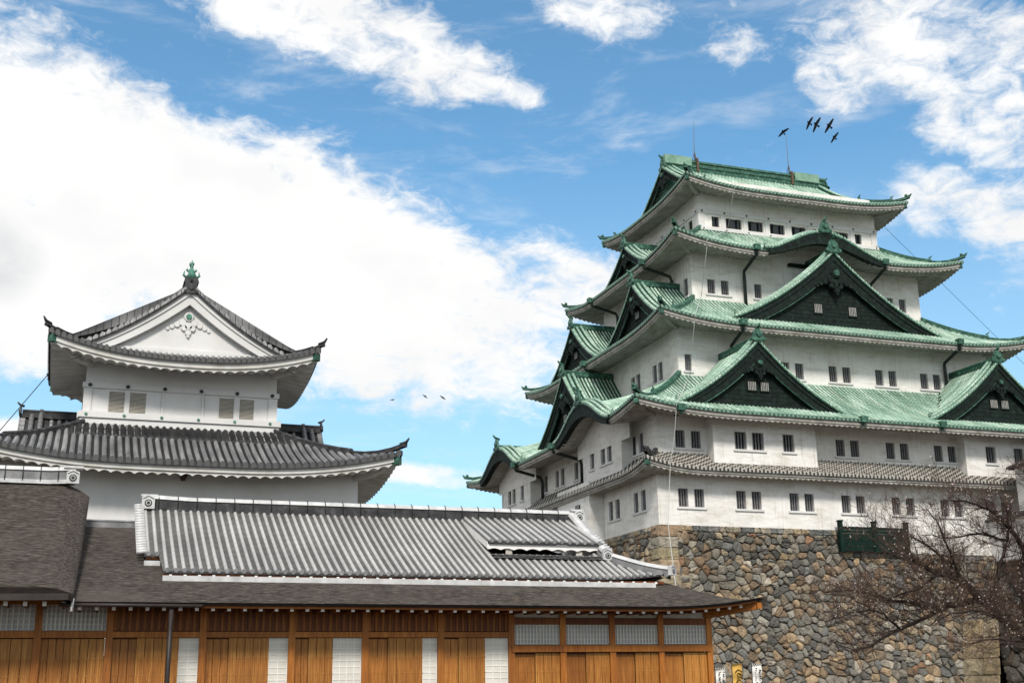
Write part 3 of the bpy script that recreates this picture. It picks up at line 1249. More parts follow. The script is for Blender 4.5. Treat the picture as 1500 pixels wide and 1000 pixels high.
# storey 2
f2 = pairs([1.5, 14.16, 18.38, 22.55])
f2 = [f for f in f2]
l2 = pairs([1.86, 16.5]) + [(13.58, 14.38, 's', 13.44, 14.5), (20.2, 21.0, 's', 20.0, 21.1)]
Tf, Tl = storey(0, 15.8, 20.1, holes(f2, 17.0, 18.2), holes(l2, 16.95, 18.3))
put_windows(Tf, f2, 17.0, 18.2)
put_windows(Tl, l2, 16.95, 18.3)


def bay(T, a0, a1, proj, z0, z1, spec, zw0, zw1, flip):
    """projecting bay; T local (a, b inward, z)"""
    mb = MB()
    T2 = lambda a, b, z: T(a, b - proj, z)
    wall_face(mb, T2, a0, a1, z0, z1, holes(spec, zw0, zw1), .3)
    mb.quad(T2(a0, 0, z0), T2(a0, 0, z1), T2(a0, proj, z1), T2(a0, proj, z0))
    mb.quad(T2(a1, 0, z0), T2(a1, proj, z0), T2(a1, proj, z1), T2(a1, 0, z1))
    mb.quad(T2(a0, 0, z0), T2(a0, proj, z0), T2(a1, proj, z0), T2(a1, 0, z0))
    if flip:
        mb.f = [f[::-1] for f in mb.f]
    mb.build('bay', 'plaster', keep)
    for (l, r_, flag, a, b) in spec:
        window(keep, T2, l, r_, zw0, zw1, 4, sill=(a, b) if flag else None)


F0 = lambda a, b, z: (a, b, z)
L0 = lambda a, b, z: (b, a, z)
bay(F0, 3.9, 11.95, .9, 15.9, 19.6, pairs([5.54], .92, 1.35) + [(9.3, 10.2, 's', 9.15, 10.35)], 16.92, 18.13, False)
bay(F0, 24.55, 32.2, .9, 15.9, 19.6, [(26.4, 27.3, 's', 26.25, 27.45), (28.95, 29.85, 's', 28.8, 31.4), (30.3, 31.2, None, 0, 0)], 16.92, 18.13, False)
bay(L0, 3.5, 10.45, .9, 15.9, 20.0, [(5.2, 6.0, 's', 5.05, 7.3), (6.35, 7.15, None, 0, 0), (8.35, 9.1, 's', 8.2, 9.25)], 16.85, 18.22, True)
bay(L0, 21.9, 28.7, .9, 15.9, 20.0, [(23.5, 24.3, 's', 23.35, 24.45), (25.6, 26.4, 's', 25.45, 27.65), (26.7, 27.5, None, 0, 0)], 16.74, 18.08, True)

# stone-drop bay low on the left face, flaring at the foot
mb = MB()
zs = [(16.0, 1.15), (14.6, 1.15), (13.2, 1.22), (12.3, 1.4), (11.55, 1.75)]
for (za, pa), (zb, pb) in zip(zs, zs[1:]):
    mb.quad((-pa, 8.9, za), (0, 8.9, za), (0, 8.9, zb), (-pb, 8.9, zb))
    mb.quad((-pa, 8.9, za), (-pb, 8.9, zb), (-pb, 15.2, zb), (-pa, 15.2, za))
    mb.quad((-pa, 15.2, za), (-pb, 15.2, zb), (0, 15.2, zb), (0, 15.2, za))
mb.quad((-1.75, 8.9, 11.55), (0, 8.9, 11.55), (0, 15.2, 11.55), (-1.75, 15.2, 11.55), 1)
sb = mb.build('stone_drop_bay', ['plaster', 'void'], keep)
TL2 = lambda a, b, z: (b - 1.15, a, z)
window(keep, TL2, 10.6, 11.3, 13.2, 14.5, 3, depth=-.02)
# storey 3, 4
i3 = 2 * KEN
f3 = [(4.78, 5.32, 's', 4.65, 5.45)] + pairs([12.85, 17.02, 21.2, 25.36, 30.0], .72, 1.22)
l3 = pairs([6.82, 10.72, 15.5], .74, .98)
Tf, Tl = storey(i3, 22.4, 28.0, holes(f3, 23.62, 24.86), holes(l3, 23.5, 24.93))
put_windows(Tf, f3, 23.62, 24.86)
put_windows(Tl, l3, 23.5, 24.93)
i4 = 3.5 * KEN
f4 = [(8.78, 9.46, 's', 8.6, 10.9), (9.98, 10.66, None, 0, 0), (12.95, 13.6, 's', 12.8, 13.75), (22.3, 23, None, 0, 0), (25.34, 26.0, 's', 25.2, 27.4), (26.56, 27.22, None, 0, 0)]
l4 = [(8.1, 8.8, 's', 7.95, 8.95), (11.8, 12.5, None, 0, 0)]
Tf, Tl = storey(i4, 29.3, 35.5, holes(f4, 30.88, 32.06), holes(l4, 30.8, 32.25))
put_windows(Tf, f4, 30.88, 32.06)
put_windows(Tl, l4, 30.8, 32.25)
# storey 5: band of wide dark windows between rails
i5 = 4.5 * KEN
w5 = [(10.72, 11.4), (12.0, 13.48), (14.06, 15.5), (16.12, 17.55), (18.2, 19.6), (20.25, 21.65), (22.3, 23.75), (24.4, 25.05)]
l5 = [(10.7, 11.4), (12.0, 13.3), (13.9, 15.2), (15.8, 17.1), (17.7, 19.0), (19.6, 20.9)]
f5 = [(a, b, None, 0, 0) for a, b in w5]
l5s = [(a, b, None, 0, 0) for a, b in l5]
Tf, Tl = storey(i5, 36.0, 41.6, holes(f5, 37.42, 38.32), holes(l5s, 37.42, 38.32))
for T, sp in ((Tf, f5), (Tl, l5s)):
    for s in sp:
        window(keep, T, s[0], s[1], 37.42, 38.32, 2, depth=.22, glass='glass_dark', bmat='pipe')
for T, lo, hi, ws in ((Tf, i5, 2 * KX - i5, w5), (Tl, i5, 2 * KY - i5, l5)):
    rl = MB()
    rl.box((lo - .1, -.12, 38.5), (hi + .1, .05, 38.82), 0, T)
    rl.box((lo - .22, -.3, 36.98), (hi + .22, .05, 37.24), 0, T)
    rl.box((lo - .16, -.2, 36.62), (hi + .16, .05, 36.86), 0, T)
    posts = [(lo - .06, lo + .5)] + [((a[1] + b[0]) / 2 - .16, (a[1] + b[0]) / 2 + .16) for a, b in zip(ws, ws[1:])] + [(hi - .5, hi + .06)]
    for a, b in posts:
        rl.box((a, -.08, 37.26), (b, .05, 38.48), 0, T)
    ro_ = rl.build('window_rail', 'plaster_clean', keep)
    nl = MB()
    ax = Vector(T(0, -1, 0)) - Vector(T(0, 0, 0))
    x = lo + .25
    while x < hi:
        nl.disc(T(x, -.12, 38.66), .09, ax, .05, 8)
        nl.disc(T(x, -.3, 37.1), .07, ax, .04, 8)
        x += 2.06
    nl.build('nail_cover', 'pipe', ro_)

# pent roof between storeys 1 and 2 (dark tiles bedded in white mortar)
pent = Skirt(KX, KY, KX + 1.45, KY + 1.45, 1.45, 15.45, 1.15, .62, 5.0, 1.45, k=.1)
build_skirt(keep, pent, ['namako', 'namako', 'tile_dark_edge', 'tile_dark_edge', 'plaster_eave'], 'pent_roof', .3, .075, sides=('front', 'left'), nrow=3,
            hipw=.16, hiph=.3, board=.22, tip=.25, slope=.12)
# main tiers
tier2 = Skirt(KX, KY, KX + 2.6, KY + 2.6, 2.6 + 2 * KEN, 19.15, 4.1, .72, 8.5, 2.6,
              bulges={'left': [(KY - 6.7, 5.2, 1.95), (KY - 25.1, 5.2, 1.95)]})
tier3 = Skirt(KX, KY, KX - i3 + 2.5, KY - i3 + 2.5, 2.5 + 1.5 * KEN, 26.82, 3.5, .8, 8, 2.5)
tier4 = Skirt(KX, KY, KX - i4 + 2.7, KY - i4 + 2.7, 2.7 + KEN, 34.05, 3.05, .95, 8, 2.7, bulges={'front': [(0, 5.6, 1.85)]})
tier5 = Skirt(KX, KY, KX - i5 + 2.1, KY - i5 + 2.1, KY - i5 + 2.1, 40.2, 5.0, .8, 7.5, 2.1, ug=8.0, long='x')
for tr in (tier2, tier3, tier4):
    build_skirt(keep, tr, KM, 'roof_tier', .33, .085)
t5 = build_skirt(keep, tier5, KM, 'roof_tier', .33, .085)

# ---- gables on the front
gp = lambda zb, H, hw: (lambda w: zb + H * (.56 * (1 - w / hw) + .44 * (1 - w / hw) ** 2))


def front_gable(tier, xc, hw, zpk, zend, b, wins, orn, which='front', back=None, onis=.9, **kw):
    T = side_T(tier.cx, tier.cy, tier.hx, tier.hy, which)
    a0 = xc - KX if which == 'front' else KY - xc
    mz = lambda a, bb: tier.z(which, a, bb)
    return gable(keep, T, a0, hw, gp(zend, zpk - zend, hw), b, mz, back or tier.run + .2, GM, windows=wins, orn=orn, onis=onis, **kw)


front_gable(tier3, 18.02, 9.4, 34.0, 27.85, 1.95, [(-1.55, 29.0, .7, .7), (1.55, 29.0, .7, .7)], 1.15, onis=1.05, depthfrac=.25)
front_gable(tier2, 7.75, 6.8, 24.65, 19.75, 1.4, [(-.5, 21.15, .66, .6), (.5, 21.15, .66, .6)], .8, depthfrac=.27)
front_gable(tier2, 28.3, 6.8, 24.65, 19.75, 1.4, [(-.5, 21.15, .66, .6), (.5, 21.15, .66, .6)], .8, depthfrac=.27)
# ---- gables on the left side
front_gable(tier2, 15.9, 6.6, 25.7, 20.3, 2.35, [(-.5, 22.0, .66, .6), (.5, 22.0, .66, .6)], .9, 'left', depthfrac=.27)
front_gable(tier3, 9.6, 5.4, 31.75, 27.75, 1.5, [(0, 29.0, .66, .55)], .8, 'left', depthfrac=.27)
front_gable(tier3, 22.2, 5.4, 31.75, 27.75, 1.5, [(0, 29.0, .66, .55)], .8, 'left', depthfrac=.27)
front_gable(tier4, 15.9, 4.7, 37.35, 34.55, .95, [], .7, 'left', depthfrac=.28)


# ---- undulating gables
def kara(tier, which, a0, hw, H, b, wallb):
    T = side_T(tier.cx, tier.cy, tier.hx, tier.hy, which)
    z0 = tier.ze + .06
    zp = lambda w: z0 + H * bell(w / hw) + .02
    mz = lambda a, bb: tier.z(which, a, bb) - .02
    gable(keep, T, a0, hw, zp, b, mz, tier.run, GM, name='undulating_gable', orn=.55, panel=False, depthfrac=.0001, onis=.95, ridgeh=.4, rakes=True)
    # deep black bargeboard along the curve
    bd = MB()
    prev = None
    n = 36
    for k in range(-n, n + 1):
        w = hw * .93 * k / n
        zt = zp(abs(w)) - .1
        d = .42 + .5 * bell(w / hw)
        ids = [bd.vert(T(a0 + w, b + .04, zt)), bd.vert(T(a0 + w, b + .04, zt - d)), bd.vert(T(a0 + w, b + .5, zt - d)), bd.vert(T(a0 + w, b + .5, zt))]
        if prev:
            for q in range(3):
                bd.face((prev[q], prev[q + 1], ids[q + 1], ids[q]), 0)
        prev = ids
    bo = bd.build('bargeboard', 'copper_black', keep)
    # wall under the curve
    wd = MB()
    prev = None
    for k in range(-n, n + 1):
        w = hw * .9 * k / n
        ids = [wd.vert(T(a0 + w, wallb, zp(abs(w)) - .1)), wd.vert(T(a0 + w, wallb, tier.ze - 1.2))]
        if prev:
            wd.face((prev[0], prev[1], ids[1], ids[0]), 0)
        prev = ids
    wd.build('wall', 'plaster', keep)
    if which == 'front':
        bm = MB()
        bm.box((a0 - hw * .34, wallb - .35, tier.ze - .25), (a0 + hw * .34, wallb - .05, tier.ze - .02), 0, T)
        bm.build('beam', 'copper_black', keep)


kara(tier4, 'front', 0, 5.6, 1.85, -.12, 2.69)
kara(tier2, 'left', KY - 6.7, 5.2, 1.95, -.12, 1.68)
kara(tier2, 'left', KY - 25.1, 5.2, 1.95, -.12, 1.68)

# ---- top ridge, end gables of the top roof
half5 = tier5.hy
zp5 = lambda w: tier5.ze + tier5.rise * prof((half5 - w) / half5, tier5.k)
for which in ('left', 'right'):
    T = side_T(tier5.cx, tier5.cy, tier5.hx, tier5.hy, which)
    b5 = tier5.hx - tier5.ug
    gable(t5, T, 0, half5 - b5 - .1, zp5, b5 - .35, lambda a, bb: tier5.z('left', a, bb), b5 + 1.6, GM[:5] + ['copper_trim', 'copper_trim'], name='end_gable', surface=False, ridge=False, orn=.9, depthfrac=.2, inset=.55,
          windows=[])
rd = MB()
zr = tier5.ze + tier5.rise
rd.sweep([(KX - 8.1 + 16.2 * k / 8, KY, zr - .1) for k in range(9)], [(-.34, -.2), (-.34, .3), (-.42, .32), (-.42, .42), (-.3, .44), (-.3, .74), (-.4, .76), (-.3, 1.0), (0, 1.08), (.3, 1.0), (.4, .76), (.3, .74), (.3, .44), (.42, .42), (.42, .32), (.34, .3), (.34, -.2)])
rdo = rd.build('main_ridge', 'copper_trim', t5)
for xa, xb in ((KX - 8.2, KX - 5.6), (KX + 4.9, KX + 7.4)):
    bx = MB()
    bx.box((xa, KY - .46, zr + .3), (xb, KY + .46, zr + 1.1))
    bx.build('ridge_cover', 'copper_pale', rdo)
for k in (-1, 1):
    od = MB()
    oni(od, (KX + k * 8.15, KY, zr - .1), (k, 0, 0), 1.0)
    od.build('ridge_ornament', 'copper_trim', rdo)
    for cb in (-1, 1):
        rk = MB()
        P = []
        for q in range(11):
            w = .3 + (half5 - (tier5.hx - tier5.ug) - .3) * q / 10
            P.append((KX + k * (8.0 - .5), KY + cb * w, zp5(w) + .02))
        rk.sweep(P, cap_prof(.2, .38))
        oni(rk, (P[-1][0], P[-1][1], P[-1][2] + .05), (0, cb, 0), .6)
        rk.build('descending_ridge', 'copper_trim', t5)


# ---- rain pipes
def pipe(pts, r=.13, head=True):
    q = MB()
    q.tube(pts, r, 7, 0)
    if head:
        p = Vector(pts[0])
        q.box((p.x - .24, p.y - .24, p.z - .12), (p.x + .24, p.y + .24, p.z + .32), 1)
    q.build('rain_pipe', ['pipe', 'copper_trim'], keep)


def fpipe(x, ye, ze, yw, zb):
    pipe([(x, ye, ze), (x + .05, ye + .15, ze - .4), (x + .25, yw - .25, ze - 1.0), (x + .25, yw - .2, ze - 1.4), (x + .25, yw - .2, zb)])


def lpipe(y, xe, ze, xw, zb):
    pipe([(xe, y, ze), (xe + .15, y, ze - .35), (xw - .35, y, ze - .85), (xw - .2, y, ze - 1.2), (xw - .2, y, zb)])


fpipe(11.75, tier4.cy - tier4.hy - .05, 33.95, i4, 30.2)
fpipe(23.5, tier4.cy - tier4.hy - .05, 33.95, i4, 30.2)
fpipe(8.35, tier3.cy - tier3.hy - .05, 26.75, i3, 23.2)
fpipe(27.4, tier3.cy - tier3.hy - .05, 26.8, i3, 23.2)
lpipe(10.4, tier4.cx - tier4.hx - .05, 33.9, i4, 30.2)
lpipe(21.0, tier4.cx - tier4.hx - .05, 33.9, i4, 30.2)
lpipe(15.9, tier3.cx - tier3.hx - .05, 26.7, i3, 23.2)
lpipe(12.4, -2.65, 19.05, 0, 16.2)
lpipe(20.9, -2.65, 19.05, 0, 16.2)
for x in (.7, 14.8, 21.4):
    q = MB()
    q.box((x - .25, -2.85, 18.92), (x + .25, -2.4, 19.35))
    q.tube([(x, -2.6, 19.0), (x, -2.6, 18.7)], .1, 6)
    q.build('gutter_head', 'copper_trim', keep)


# ================================================================== lightning rods and cables on the keep
for x, lean, lab in ((13.0, .2, 'thin lightning rod on the left end of the green top ridge'), (22.6, -.05, 'thin lightning rod near the right end of the green top ridge')):
    t = thing('lightning_rod', lab, 'lightning rod', (x, KY, zr + .9), 'lightning rods on the top ridge')
    m = MB()
    m.tube([(x, KY, zr + .9), (x - .02, KY, zr + 2.0), (x + lean * .5, KY, zr + 4.9)], [.05, .035, .015], 5)
    m.build('mast', 'rod', t)
    m = MB()
    for k in range(3):
        a = k * 2.1 + .4
        m.tube([(x + .3 * math.cos(a), KY + .3 * math.sin(a), zr + .85), (x, KY, zr + 1.9)], .03, 4)
    m.box((x - .09, KY - .5, zr - .2), (x + .09, KY + .48, zr + 1.1))
    m.build('stand', 'rust', t)
m = MB()
m.tube([(11.64, 7.0, 40.1), (11.64, 7.35, 39.9), (11.6, 8.6, 36.9)], .022, 4)
m.tube([(11.6, 8.6, 36.9), (7.4, 4.6, 34.15), (7.38, 4.6, 33.6), (7.9, 6.9, 30.4)], .022, 4)
m.tube([(7.9, 6.9, 30.4), (4.4, 1.6, 27.0), (4.37, 1.65, 26.6), (4.95, 3.9, 23.2)], .022, 4)
m.tube([(4.95, 3.9, 23.2), (.35, -2.7, 19.3), (.32, -2.65, 18.9), (.5, -1.9, 17.4), (.25, -1.55, 15.4), (.18, -.95, 11.7), (.2, -1.5, 8.2), (.25, -2.2, 4)], [.02, .02, .02, .02, .022, .025, .032, .032], 4)
tag(m.build('earth_cable', 'wire'), 'thin pale earth cable hanging down the near corner of the keep', 'cable')
m = MB()
m.tube([(26.7, 7.6, 40.5), (29.24, 12.0, 40.57), (42.92, 12.0, 28.86), (60, 12, 14.2), (74, 12, 2)], .022, 4)
tag(m.build('guy_wire', 'wire_dark'), 'thin dark wire slanting down to the right from the top roof', 'wire')

# green board fence on the stone top
t = thing('board_fence', 'dark green board fence on the stone wall below the keep windows', 'fence', (16.3, -.6, 10.25))
m = MB()
for k in range(7):
    m.box((13.6, -.62, 10.3 + k * .24), (18.9, -.55, 10.3 + k * .24 + .225))
m.build('board_panel', 'green_paint', t)
for x in (13.55, 16.3, 18.95):
    m = MB()
    m.box((x - .14, -.72, 10.2), (x + .14, -.45, 12.3))
    m.box((x - .18, -.76, 12.3), (x + .18, -.41, 12.38))
    m.build('fence_post', 'green_paint', t)

# white parapet at the right end of the keep, and the gatehouse beyond the frame edge
t = thing('parapet_wall', 'low white plastered parapet behind the bare cherry tree', 'wall', (27, -6, 10))
m = MB()
m.box((26.6, -12, 9.8), (27.2, .0, 12.7))
m.build('plaster_face', 'plaster_clean', t)
m = MB()
m.sweep([(26.9, -12, 12.7), (26.9, -.0, 12.7)], [(-.6, -.02), (-.6, .08), (-.1, .4), (.1, .4), (.6, .08), (.6, -.02)])
m.build('tile_cap', 'tile_dark_edge', t)
t = thing('gatehouse', 'white plastered gatehouse cut by the right edge of the photograph', 'building', (29.5, -5, 10))
m = MB()
m.box((27.4, -7.0, 10), (33, -2.5, 16.3))
m.build('wall', 'plaster_clean', t)
m = MB()
m.sweep([(30.2, -7.4, 16.3), (30.2, -2.2, 16.3)], [(-3.3, -.1), (-3.3, .08), (-1.5, .8), (-.2, 1.9), (.2, 1.9), (1.5, .8), (3.3, .08), (3.3, -.1)])
m.build('roof', 'tile_dark_edge', t)

# ================================================================== TURRET (left)
TX, TY = -32.05, -13.5
turret = thing('corner_turret', 'white two tier corner turret with grey tiled roofs and a bronze finial', 'turret', (TX, TY, 2))
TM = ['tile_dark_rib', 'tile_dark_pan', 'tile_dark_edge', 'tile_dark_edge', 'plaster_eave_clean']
TG = ['tile_dark_rib', 'tile_dark_pan', 'tile_dark_edge', 'tile_dark_edge', 'plaster_clean', 'plaster_clean', 'bar_grey']
m = MB()
m.box((TX - 7.5, TY - 6.5, 3), (TX + 7.5, TY + 6.5, 11.2))
m.build('wall', 'plaster_clean', turret)
m = MB()
m.box((TX - 8.0, TY - 7.0, 0), (TX + 8.0, TY + 7.0, 3))
m.build('footing', 'stone_gap', turret)
# upper storey with its front band of shutters
UX, UY = 4.25, 3.15
YF = TY - UY
m = MB()
sh_in = [(-3.2, -2.54), (-2.3, -1.61), (1.65, 2.3), (2.58, 3.22)]
zs0, zs1 = 13.66, 14.62
wall_face(m, lambda a, b, z: (TX + a, YF + b, z), -UX, UX, 12.6, 17.2, [(a, b, zs0, zs1) for a, b in sh_in], .12)
m.quad((TX - UX, YF, 12.6), (TX - UX, YF, 17.2), (TX - UX, TY + UY, 17.2), (TX - UX, TY + UY, 12.6))
m.quad((TX + UX, YF, 12.6), (TX + UX, TY + UY, 12.6), (TX + UX, TY + UY, 17.2), (TX + UX, YF, 17.2))
m.quad((TX + UX, TY + UY, 12.6), (TX - UX, TY + UY, 12.6), (TX - UX, TY + UY, 17.2), (TX + UX, TY + UY, 17.2))
m.build('wall', 'plaster_clean', turret)
for a, b in sh_in:
    s = MB()
    s.quad((TX + a - .02, YF + .12, zs0), (TX + b + .02, YF + .12, zs0), (TX + b + .02, YF + .12, zs1), (TX + a - .02, YF + .12, zs1))
    n = 16
    for k in range(n):
        z = zs0 + (zs1 - zs0) * k / n
        s.box((TX + a, YF + .02, z + .005), (TX + b, YF + .1, z + (zs1 - zs0) / n * .62))
    s.build('louvre_shutter', 'shutter_slat', turret)
m = MB()
for (lo, hi, z0, z1, pr) in ((-UX - .12, UX + .12, 14.74, 14.98, .1), (-UX - .22, UX + .22, 13.36, 13.63, .26), (-UX - .14, UX + .14, 12.9, 13.34, .18)):
    m.box((TX + lo, YF - pr, z0), (TX + hi, YF + .05, z1))
    m.box((TX - UX - pr, YF + .052, z0), (TX - UX + .05, TY + UY, z1))
    m.box((TX + UX - .05, YF + .052, z0), (TX + UX + pr, TY + UY, z1))
for a, b in ((-UX - .05, -UX + .3), (-2.52, -2.32), (2.32, 2.56), (UX - .36, UX + .05), (-.92, -.84), (.86, .95)):
    m.box((TX + a, YF - .06, 13.65), (TX + b, YF + .04, 14.72))
for a, b in ((-3.9, -3.23), (-1.58, -.97), (.99, 1.62), (3.24, 3.86)):
    m.box((TX + a, YF - .025, 13.68), (TX + b, YF + .03, 14.66))
rl = m.build('window_rail', 'plaster_clean', turret)
m = MB()
for k in range(6):
    x = TX - 4.05 + 8.1 * k / 5
    m = MB()
    m.disc((x, YF - .1, 14.86), .095, (0, -1, 0), .06, 8)
    m.build('nail_cover', 'pipe', rl)
    m = MB()
    m.disc((x - .08, YF - .26, 13.49), .075, (0, -1, 0), .05, 8)
    m.build('nail_cover', 'bronze', rl)
low = Skirt(TX, TY, 9.1, 8.15, 4.85, 10.72, 2.3, .88, 7.5, 1.7, k=.2)
build_skirt(turret, low, TM, 'lower_roof', .31, .095, facets=5, board=.26, pitch=.46, amp=.1, hipw=.15, hiph=.26, tip=.2, bull=False)
m = MB()
T = side_T(TX, TY, 9.1, 8.15, 'front')
prev = None
for i in range(int(9.6 / .3)):
    for q, (da, h) in enumerate([(0, .0)] + [(.15 + .095 * math.cos(math.pi * (1 - k / 5)), .095 * math.sin(math.pi * k / 5)) for k in range(6)]):
        a = -4.8 + i * .3 + da
        b0 = 3.35
        ids = [m.vert(T(a, b0 + (8.2 - 3.2 - b0) * k / 3, low.z('front', a, b0 + (5.0 - b0) * k / 3) + .09 + h), (a + 9, k * .5)) for k in range(4)]
        e = m.vert(T(a, b0, low.z('front', a, b0) + .02))
        if prev:
            for k in range(3):
                m.face((prev[0][k], ids[k], ids[k + 1], prev[0][k + 1]), 0 if q >= 2 else 1, True)
            m.face((prev[1], e, ids[0], prev[0][0]), 2)
        prev = (ids, e)
m.build('cover_tiles', ['tile_dark_pan', 'tile_dark_pan', 'tile_dark_edge'], turret)
top = Skirt(TX, TY, 5.94, 5.05, 5.94, 15.95, 3.6, .9, 6.0, 1.87, ug=4.1, long='y', k=.5)
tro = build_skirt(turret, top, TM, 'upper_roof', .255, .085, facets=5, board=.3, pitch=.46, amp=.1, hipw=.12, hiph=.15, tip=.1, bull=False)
zpt = lambda w: top.ze + top.rise * prof((5.94 - w) / 5.94, top.k)
bt = 5.05 - 4.1
for which in ('front', 'back'):
    T = side_T(TX, TY, 5.94, 5.05, which)
    gable(tro, T, 0, 5.94 - bt - .05, zpt, bt - .2, lambda a, b: top.z('front', a, b), bt + 1.5, TG, name='end_gable', surface=False, ridge=False, orn=.62, depthfrac=.26, inset=.42, ornmat='bronze', style='turret')
zrt = top.ze + top.rise
m = MB()
m.sweep([(TX, TY - 4.2 + 8.4 * k / 6, zrt - .1) for k in range(7)], [(-.26, -.2), (-.26, .3), (-.34, .34), (-.3, .5), (-.16, .62), (.16, .62), (.3, .5), (.34, .34), (.26, .3), (.26, -.2)])
mr = m.build('main_ridge', 'tile_dark_edge', tro)
for k in (-1, 1):
    m = MB()
    oni(m, (TX, TY + k * 4.25, zrt - .28), (0, k, 0), .5)
    m.build('ridge_ornament', 'tile_dark_edge', mr)
    for ca in (-1, 1):
        m = MB()
        P = []
        for q in range(11):
            w = .3 + (5.94 - bt - .3) * q / 10
            P.append((TX + ca * w, TY + k * (4.1 - .75), zpt(w) + .02))
        m.sweep(P, cap_prof(.16, .34))
        m.build('descending_ridge', 'tile_dark_edge', tro)
    # bronze fish-shaped finial standing on the ridge end
    m = MB()
    y = TY + k * 3.95
    m.tube([(TX, y, zrt + .35), (TX, y, zrt + .62), (TX, y - k * .05, zrt + .78), (TX, y - k * .18, zrt + .98), (TX, y - k * .2, zrt + 1.15), (TX, y - k * .1, zrt + 1.42)], [.2, .22, .17, .11, .07, .015], 8)
    m.ball((TX, y + k * .1, zrt + .55), (.2, .26, .2))
    for s in (-1, 1):
        m.tube([(TX + s * .2, y, zrt + .5), (TX + s * .36, y, zrt + .62), (TX + s * .32, y, zrt + .82)], [.08, .06, .02], 5)
        m.tube([(TX + s * .1, y - k * .1, zrt + .82), (TX + s * .22, y - k * .12, zrt + .92), (TX + s * .18, y - k * .12, zrt + 1.02)], [.06, .05, .015], 5)
        m.tube([(TX + s * .04, y - k * .2, zrt + 1.12), (TX + s * .09, y - k * .2, zrt + 1.25), (TX + s * .05, y - k * .15, zrt + 1.36)], [.05, .04, .01], 5)
    m.build('fish_finial', 'bronze', mr)
for which in ('left', 'right'):
    T = side_T(TX, TY, 9.1, 8.15, which)
    gable(turret, T, 0, 2.7, gp(11.55, 2.35, 2.7), 2.1, lambda a, b: low.z('left', a, b), 5.0, TG, name='gable_roof', orn=.35, onis=.5, ridgeh=.32, style='turret')
m = MB()
m.tube([(TX - .0, YF - 3.5, 10.45), (TX - .05, YF - 3.2, 10.2)], .14, 6)
m.build('drain_spout', 'rust', turret)
m = MB()
m.tube([(-37.6, -14.0, 16.3), (-37.87, -14.0, 16.04), (-39.81, -14.0, 13.11), (-43, -14, 8.5), (-47, -14, 2)], .02, 4)
tag(m.build('guy_wire', 'wire_dark'), 'thin dark wire running down left from the turret eave', 'wire')

# ================================================================== PALACE
PY = -41.0
palace = thing('palace_hall', 'long wooden palace hall with tiled roof above a bark shingle skirt', 'palace', (-27, -38, 0))
wing = thing('palace_wing', 'brown bark roofed palace wing with paper lattices at the left edge', 'palace', (-40.5, -37, 0))


def pbox(name, lo, hi, m, root):
    q = MB()
    q.box(lo, hi)
    return q.build(name, m, root)


# --- bark roof of the hall: skirt with hipped right end, concave, corner rising
def bark_z(Y):
    return 3.66 + .36 * (Y + 42.3) + .012 * (Y + 42.3) ** 2


XR = -17.55
m = MB()
rows = 14
xs = [-36.3 + (XR + 36.3) * k / 60 for k in range(61)]


def corner(x):
    return .32 * max(0, 1 - (XR - x) / 3.6) ** 2.2


prev = None
for x in xs:
    ym = min(-36.4, -42.3 + max(.01, (XR - x)) * 1.0) if x > XR - 5.9 else -36.4
    ids = []
    for k in range(rows + 1):
        y = -42.3 + (ym + 42.3) * k / rows
        ids.append(m.vert((x, y, bark_z(y) + corner(x) * (1 - k / rows))))
    e1 = m.vert((x, -42.3, bark_z(-42.3) + corner(x)))
    e2 = m.vert((x, -42.24, bark_z(-42.3) + corner(x) - .07))
    e3 = m.vert((x, -41.3, bark_z(-42.3) + corner(x) * .4 + .12))
    if prev:
        for k in range(rows):
            m.face((prev[0][k], ids[k], ids[k + 1], prev[0][k + 1]), 0)
        m.face((prev[2], e2, e1, prev[1]), 1)
        m.face((prev[3], e3, e2, prev[2]), 2)
    prev = (ids, e1, e2, e3)
# right-hand slope of the hip
prev = None
for k in range(21):
    y = -42.3 + 5.9 * k / 20
    xr = XR
    cc = corner(XR) * max(0, 1 - k / 9) ** 2
    xh = XR - (y + 42.3)
    a = m.vert((xr, y, bark_z(-42.3) + cc))
    b = m.vert((xh, y, bark_z(y) + corner(xh) * 0))
    c = m.vert((xr - .04, y, bark_z(-42.3) + cc - .08))
    if prev:
        m.face((prev[0], a, b, prev[1]), 0)
        m.face((prev[2], c, a, prev[0]), 1)
    prev = (a, b, c)
bk = m.build('bark_roof', ['bark', 'bark_dark', 'wood_dark'], palace)
# eave board with rising right end
m = MB()
pts = []
for k in range(41):
    x = -33.1 + (XR - .25 + 33.1) * k / 40
    pts.append((x, -42.1, bark_z(-42.3) + corner(x) - .065))
m.sweep(pts, [(-.06, 0), (-.06, -.055), (.06, -.055), (.06, 0)])
m.build('eave_board', 'wood_frame', bk)
m = MB()
m.tube([(-36.4, -42.38, 3.58), (-33.15, -42.38, 3.57)], .045, 6)
m.build('gutter', 'gutter', palace)
# rafters with white painted ends
x = -35.94
while x < -17.9:
    q = MB()
    zz = bark_z(-42.3) - .135 + corner(x) * .9
    if x < -18.9:
        q.box((x - .035, -42.02, zz - .035), (x + .035, -41.0, zz + .035), 0)
        q.box((x - .042, -42.06, zz - .045), (x + .042, -42.022, zz + .045), 1)
    else:
        f = (x + 18.9)
        q.sweep([(x, -42.0 + f * .1, zz), (x - f * .7 - .2, -41.0, zz + .02)], [(-.035, -.035), (-.035, .035), (.035, .035), (.035, -.035)], 0)
        q.box((x - .042, -42.05 + f * .1, zz - .045), (x + .042, -42.0 + f * .1, zz + .045), 1)
    q.build('rafter', ['wood_dark', 'white_paint'], palace)
    x += .385
q = MB()
q.sweep([(-17.75, -42.1, 3.72), (-18.9, -41.0, 3.5)], [(-.08, -.1), (-.08, .08), (.08, .08), (.08, -.1)], 0)
